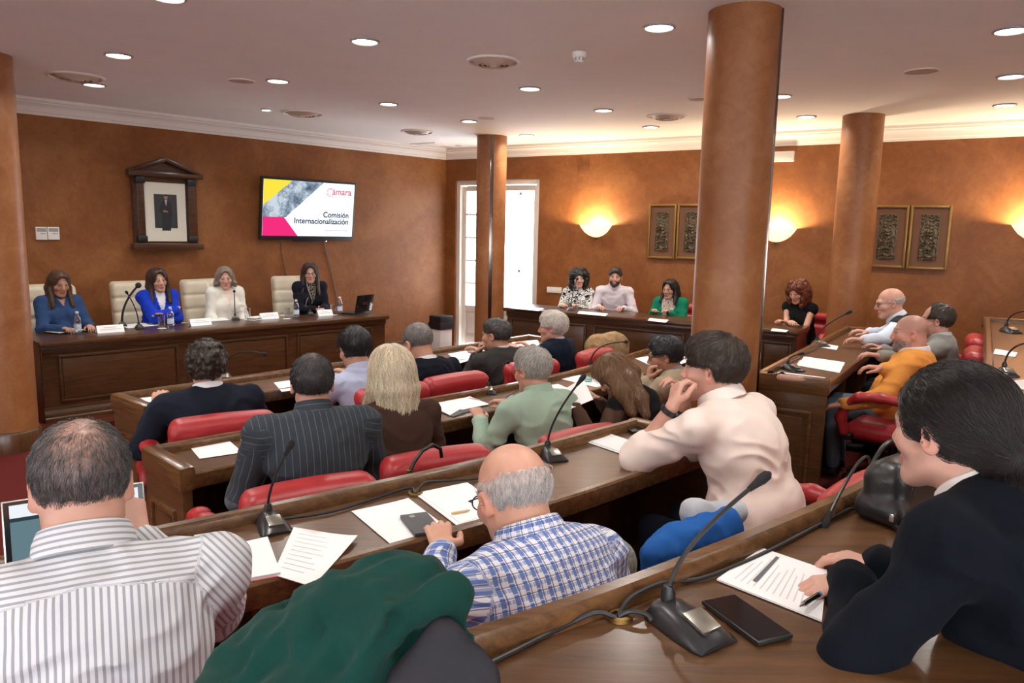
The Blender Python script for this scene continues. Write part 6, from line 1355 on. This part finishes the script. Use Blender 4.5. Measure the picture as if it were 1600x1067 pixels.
MB().box((0, -.0026, .104), (.278, .002, .170)).build('screen', emis('laptop_grey', (.22, .36, .42), .55), lid, smooth=False)
MB().box((-.0, -.0042, .171), (.278, .0012, .034)).build('browser_bar', emis('laptop_white', (.9, .94, 1), .9), lid, smooth=False); MB().box((.02, -.0042, .080), (.11, .0012, .11)).build('page_area', 'laptop_white', lid, smooth=False); MB().box((0, -.0052, .153), (.278, .0012, .009)).build('tool_bar', emis('laptop_dark', (.05, .09, .11), .5), lid, smooth=False)
# watches
def watch(key, side, mat, f=.95, label='wrist watch'):
    i = PEOPLE[key]; e, w = i['EW'][side]; d = (w - e) / np.linalg.norm(w - e); c = e + (w - e) * f; Rf = frame_from(d, np.cross(d, [0, 0, 1.])); r = .031
    m = MB(); rg = [[c + Rf @ np.array([r * k * math.cos(a), r * k * math.sin(a), z]) for a in np.linspace(0, 2 * math.pi, 24, endpoint=False)] for k, z in ((1, -.011), (1.12, -.010), (1.12, .010), (1, .011))]
    o = m.add(*ring_loft(rg)).build('watch', mat, i['o']); 
    MB().box(tuple(c + Rf @ np.array([0, 1, 0]) * r * 1.15), (.034, .036, .010), bev=.003, mat=Matrix(((Rf[0][0], Rf[0][2], Rf[0][1]), (Rf[1][0], Rf[1][2], Rf[1][1]), (Rf[2][0], Rf[2][2], Rf[2][1])))).build('watch_face', 'black_gloss', o)
watch('C3', -1, 'black_plastic'); watch('E1', -1, 'silver'); watch('B4', -1, 'black_plastic'); watch('E3', -1, 'black_plastic')
# ---------------------------------------------------------------- clothes on chairs, bags
def cloth_noise(seed, amp, f=(9, 9, 5)):
    def fn(p):
        q = p * A3(*f) + .8 * np.stack([vnoise(p * 5, seed), vnoise(p * 5, seed + 1), vnoise(p * 5, seed + 2)], -1); return (-amp * (1 - 2 * np.abs(vnoise(q, seed + 3))) + amp * .3 * vnoise(p * 30, seed + 5)).astype(np.float32)
    return fn
pc = D(560, 1010, 1.14); GZ = .34; GR = R_(34); gc = chair('red', float(pc[0]) - .22, float(pc[1]) + .42, .17, GR, 'red leather armchair hidden under the green coat', RC)
plain('coat_green', (.006, .042, .033), .95, spec=.1, var=.12, vscale=8, bmp=.3, bscale=420); MATS['coat_green'].node_tree.nodes['Principled BSDF'].inputs['Sheen Weight'].default_value = .06
g0 = np.array([gc.location.x, gc.location.y]); o = thing('green_coat', (g0[0], g0[1], GZ), 'dark green wool coat heaped over a chair back', 'coat', rz=GR)
toG = lambda p: rotz(GR).T @ (np.array(p, float) - np.array([g0[0], g0[1], GZ]))
gp = [(toG(D(648, 962, 1.176)), 0.067), (toG(D(598, 968, 1.193)), 0.067), (toG(D(545, 990, 1.176)), 0.063), (toG(D(490, 1020, 1.176)), 0.060), (toG(D(425, 1068, 1.159)), 0.060), (toG(D(355, 1120, 1.142)), 0.063), (toG(D(560, 1060, 1.142)), 0.076), (toG(D(480, 1090, 1.126)), 0.084), (toG(D(640, 1030, 1.176)), 0.067), (toG(D(600, 1130, 1.142)), 0.084), (toG(D(440, 1160, 1.126)), 0.084)]
ed = [(0, 1), (1, 2), (2, 3), (3, 4), (4, 5), (6, 7), (1, 6), (2, 6), (3, 7), (0, 8), (8, 6), (6, 9), (7, 10), (9, 10), (4, 7)]
fr_ = np.random.default_rng(4); folds = []
for k in range(20):
    t = k / 19; x0, y0 = 690 - 330 * t + fr_.uniform(-12, 12), 918 + 128 * t ** 1.5 + fr_.uniform(0, 30); x1, y1 = x0 - fr_.uniform(20, 130), y0 + fr_.uniform(70, 150); xm, ym = (x0 + x1) / 2 + fr_.uniform(-22, 22), (y0 + y1) / 2 + fr_.uniform(-14, 14)
    dpt = 1.105 - .02 * fr_.random(); r_ = fr_.uniform(.010, .019); pts_ = [toG(D(x0, y0, dpt + .03)), toG(D(xm, ym, dpt)), toG(D(x1, y1, dpt - .01))]
    folds += [Cap(pts_[0], pts_[1], r_, r_ * 1.1, k=.014), Cap(pts_[1], pts_[2], r_ * 1.1, r_ * .7, k=.014)]
sdf_part('coat_body', [Cap(gp[a][0], gp[b][0], gp[a][1] * .85, gp[b][1] * .85, k=.05) for a, b in ed] + folds, .0052, 'coat_green', o, lambda p: cloth_noise(3, .020, (10, 10, 8))(p) + cloth_noise(13, .008, (24, 24, 18))(p))
plain('coat_charcoal', (.030, .030, .036), .9, spec=.1, bmp=.3, bscale=400)
o = thing('charcoal_jacket', (g0[0], g0[1], GZ), 'charcoal jacket hanging below the green coat', 'jacket', rz=GR)
jp = [toG(D(694, 1000, 1.09)), toG(D(752, 1066, 1.08)), toG(D(700, 1085, 1.08)), toG(D(650, 1070, 1.08)), toG(D(660, 1140, 1.08))]
sdf_part('jacket_body', [Cap(jp[0], jp[k_], .014, .020, k=.03) for k_ in (1, 2, 3)] + [Cap(jp[1], jp[2], .018, .022, k=.04), Cap(jp[2], jp[3], .022, .024, k=.04), Cap(jp[3], jp[4], .022, .03, k=.04), Cap(jp[2], jp[4], .022, .03, k=.04), Cap((jp[0] + jp[1]) / 2, jp[2], .016, .02, k=.03), Cap((jp[0] + jp[3]) / 2, jp[2], .016, .02, k=.03)], .005, 'coat_charcoal', o, cloth_noise(8, .006))
def draped(name, px, py, depth, rz, tier, label, mat, cat, size, parts='cloth_body', amp=.008, seed=5, tilt=0, h=.009, f=(9, 9, 5)):
    p = D(px, py, depth); o = thing(name, (p[0], p[1], p[2]), label, cat, rz=R_(rz)); w, d, hh = size
    sdf_part(parts, [RBox((0, 0, 0), (w, d, hh), min(w, d, hh) * .9, rotx(R_(tilt)), bend=-.25, k=.01)], h, mat, o, cloth_noise(seed, amp, f)); return o
plain('coat_tan', (.34, .22, .115), .9, spec=.1, var=.25, vscale=20, bmp=.4, bscale=120); plain('fleece_blue', (.020, .10, .34), .95, spec=.1, bmp=.4, bscale=300); plain('tweed', (.24, .23, .20), .9, spec=.1, var=.5, vscale=120); plain('shirt_grey', (.42, .44, .48), .9)
ch5 = D(938, 556, 6.75); chair('red', .62, 6.80, 0, R_(50), 'red leather armchair under the tan coat', RC)
draped('tan_coat', 946, 544, 6.60, 50, 0, 'tan coat draped over a chair beside the white-haired man', 'coat_tan', 'coat', (.27, .10, .12), amp=.014, seed=21, f=(14, 14, 4))
i = PEOPLE['C3']; r = i['root']; bk = lambda v: np.array([*r, .17]) + i['Rz'] @ np.array(v)
o = thing('blue_fleece', bk((-.22, -.30, .0)), 'bright blue fleece hanging over the chair behind the man in cream', 'jacket', rz=R_(38)); o.location.z = .17
pp = [D(1028, 866, 2.14), D(1060, 846, 2.20), D(1095, 832, 2.26), D(1128, 822, 2.3)]; toF = lambda p: rotz(R_(38)).T @ (np.array(p) - np.array(o.location))
sdf_part('fleece_body', [Cap(toF(a), toF(b), .035, .042, k=.05) for a, b in zip(pp[:-1], pp[1:])] + [Cap(toF(a), toF(a) - np.array([0, 0, .20]), .038, .038, k=.05) for a in pp], .009, 'fleece_blue', o, lambda p: cloth_noise(31, .012)(p) + cloth_noise(32, .007, (24, 24, 18))(p))
q = D(1120, 800, 2.32); o = thing('grey_shirt', (q[0], q[1], q[2]), 'pale grey garment lying above the blue fleece', 'shirt'); toF = lambda p: np.array(p) - q
sdf_part('shirt_body', [Cap(toF(D(1085, 802, 2.30)), toF(D(1150, 800, 2.36)), .035, .04, k=.03)], .008, 'shirt_grey', o, lambda p: cloth_noise(37, .010)(p) + cloth_noise(38, .006, (26, 26, 20))(p))
q = D(945, 880, 1.98); o = thing('tweed_jacket', (q[0], q[1], q[2]), 'checked tweed jacket on the chair beside the bald man', 'jacket'); toF = lambda p: np.array(p) - q
sdf_part('jacket_body', [Cap(toF(D(925, 868, 1.98)), toF(D(965, 880, 2.02)), .05, .045, k=.04), Cap(toF(D(945, 880, 1.98)), toF(D(945, 980, 1.98)), .07, .08, k=.04)], .008, 'tweed', o, cloth_noise(41, .007))
# free chairs seen between people
def spare(px, py, depth, tier, rz, label):
    p = D(px, py, depth); f = rotz(R_(rz)) @ np.array([0, .29, 0]); chair('red', float(p[0] + f[0]), float(p[1] + f[1]), tier, R_(rz), label, RC)
# handbag strap on the empty chair
pts = [(640, 738, 3.02), (647, 722, 3.04), (660, 704, 3.07), (676, 695, 3.10), (688, 701, 3.13), (690, 714, 3.15)]; q = [D(*p) for p in pts]; o = thing('handbag', q[0], 'black handbag hanging by its strap beside the blonde woman', 'handbag'); V = [p - q[0] for p in q]
MB().tube(V, .008, 10).build('strap', 'bag_black', o); MB().tube([(0, 0, .01), (0, 0, -.03)], .013, 10).build('strap_clasp', 'brass', o); sdf_part('bag_body', [RBox((.02, .03, -.20), (.13, .06, .14), .04, rotz(R_(44)), k=.01)], .012, 'bag_black', o)
# black bag on the raised desk
q = P(1400, 800, T4); o = thing('black_bag', (q[0], q[1], T4), 'black leather bag with loop handles on the raised desk', 'handbag', rz=R_(38)); toB = lambda p: rotz(R_(38)).T @ (np.array(p) - np.array([q[0], q[1], T4]))
sdf_part('bag_body', [RBox((.02, -.01, .075), (.14, .055, .075), .045, k=.01), RBox((.02, -.01, .03), (.15, .065, .03), .025, k=.02)], .007, 'bag_black', o, cloth_noise(51, .005))
for yy, k in ((-.06, 1), (.05, .92)):
    MB().tube([(.09 * math.cos(a) + .02, yy - .01 * math.sin(a), .07 + .115 * k * math.sin(a)) for a in np.linspace(-.3, 3.44, 18)], .006, 8).build('handle', 'bag_black', o)
MB().tube([(-.12, -.05, .01), (-.16, -.09, .008), (-.10, -.13, .008), (.0, -.12, .008), (.10, -.10, .008)], .007, 8).build('shoulder_strap', 'bag_black', o); MB().box((-.125, -.05, .03), (.02, .012, .02), bev=.002).build('buckle', 'silver', o)
# jewellery
i = PEOPLE['F1']; e, w = i['EW'][-1]
# the near columns' and lectern-side details end here
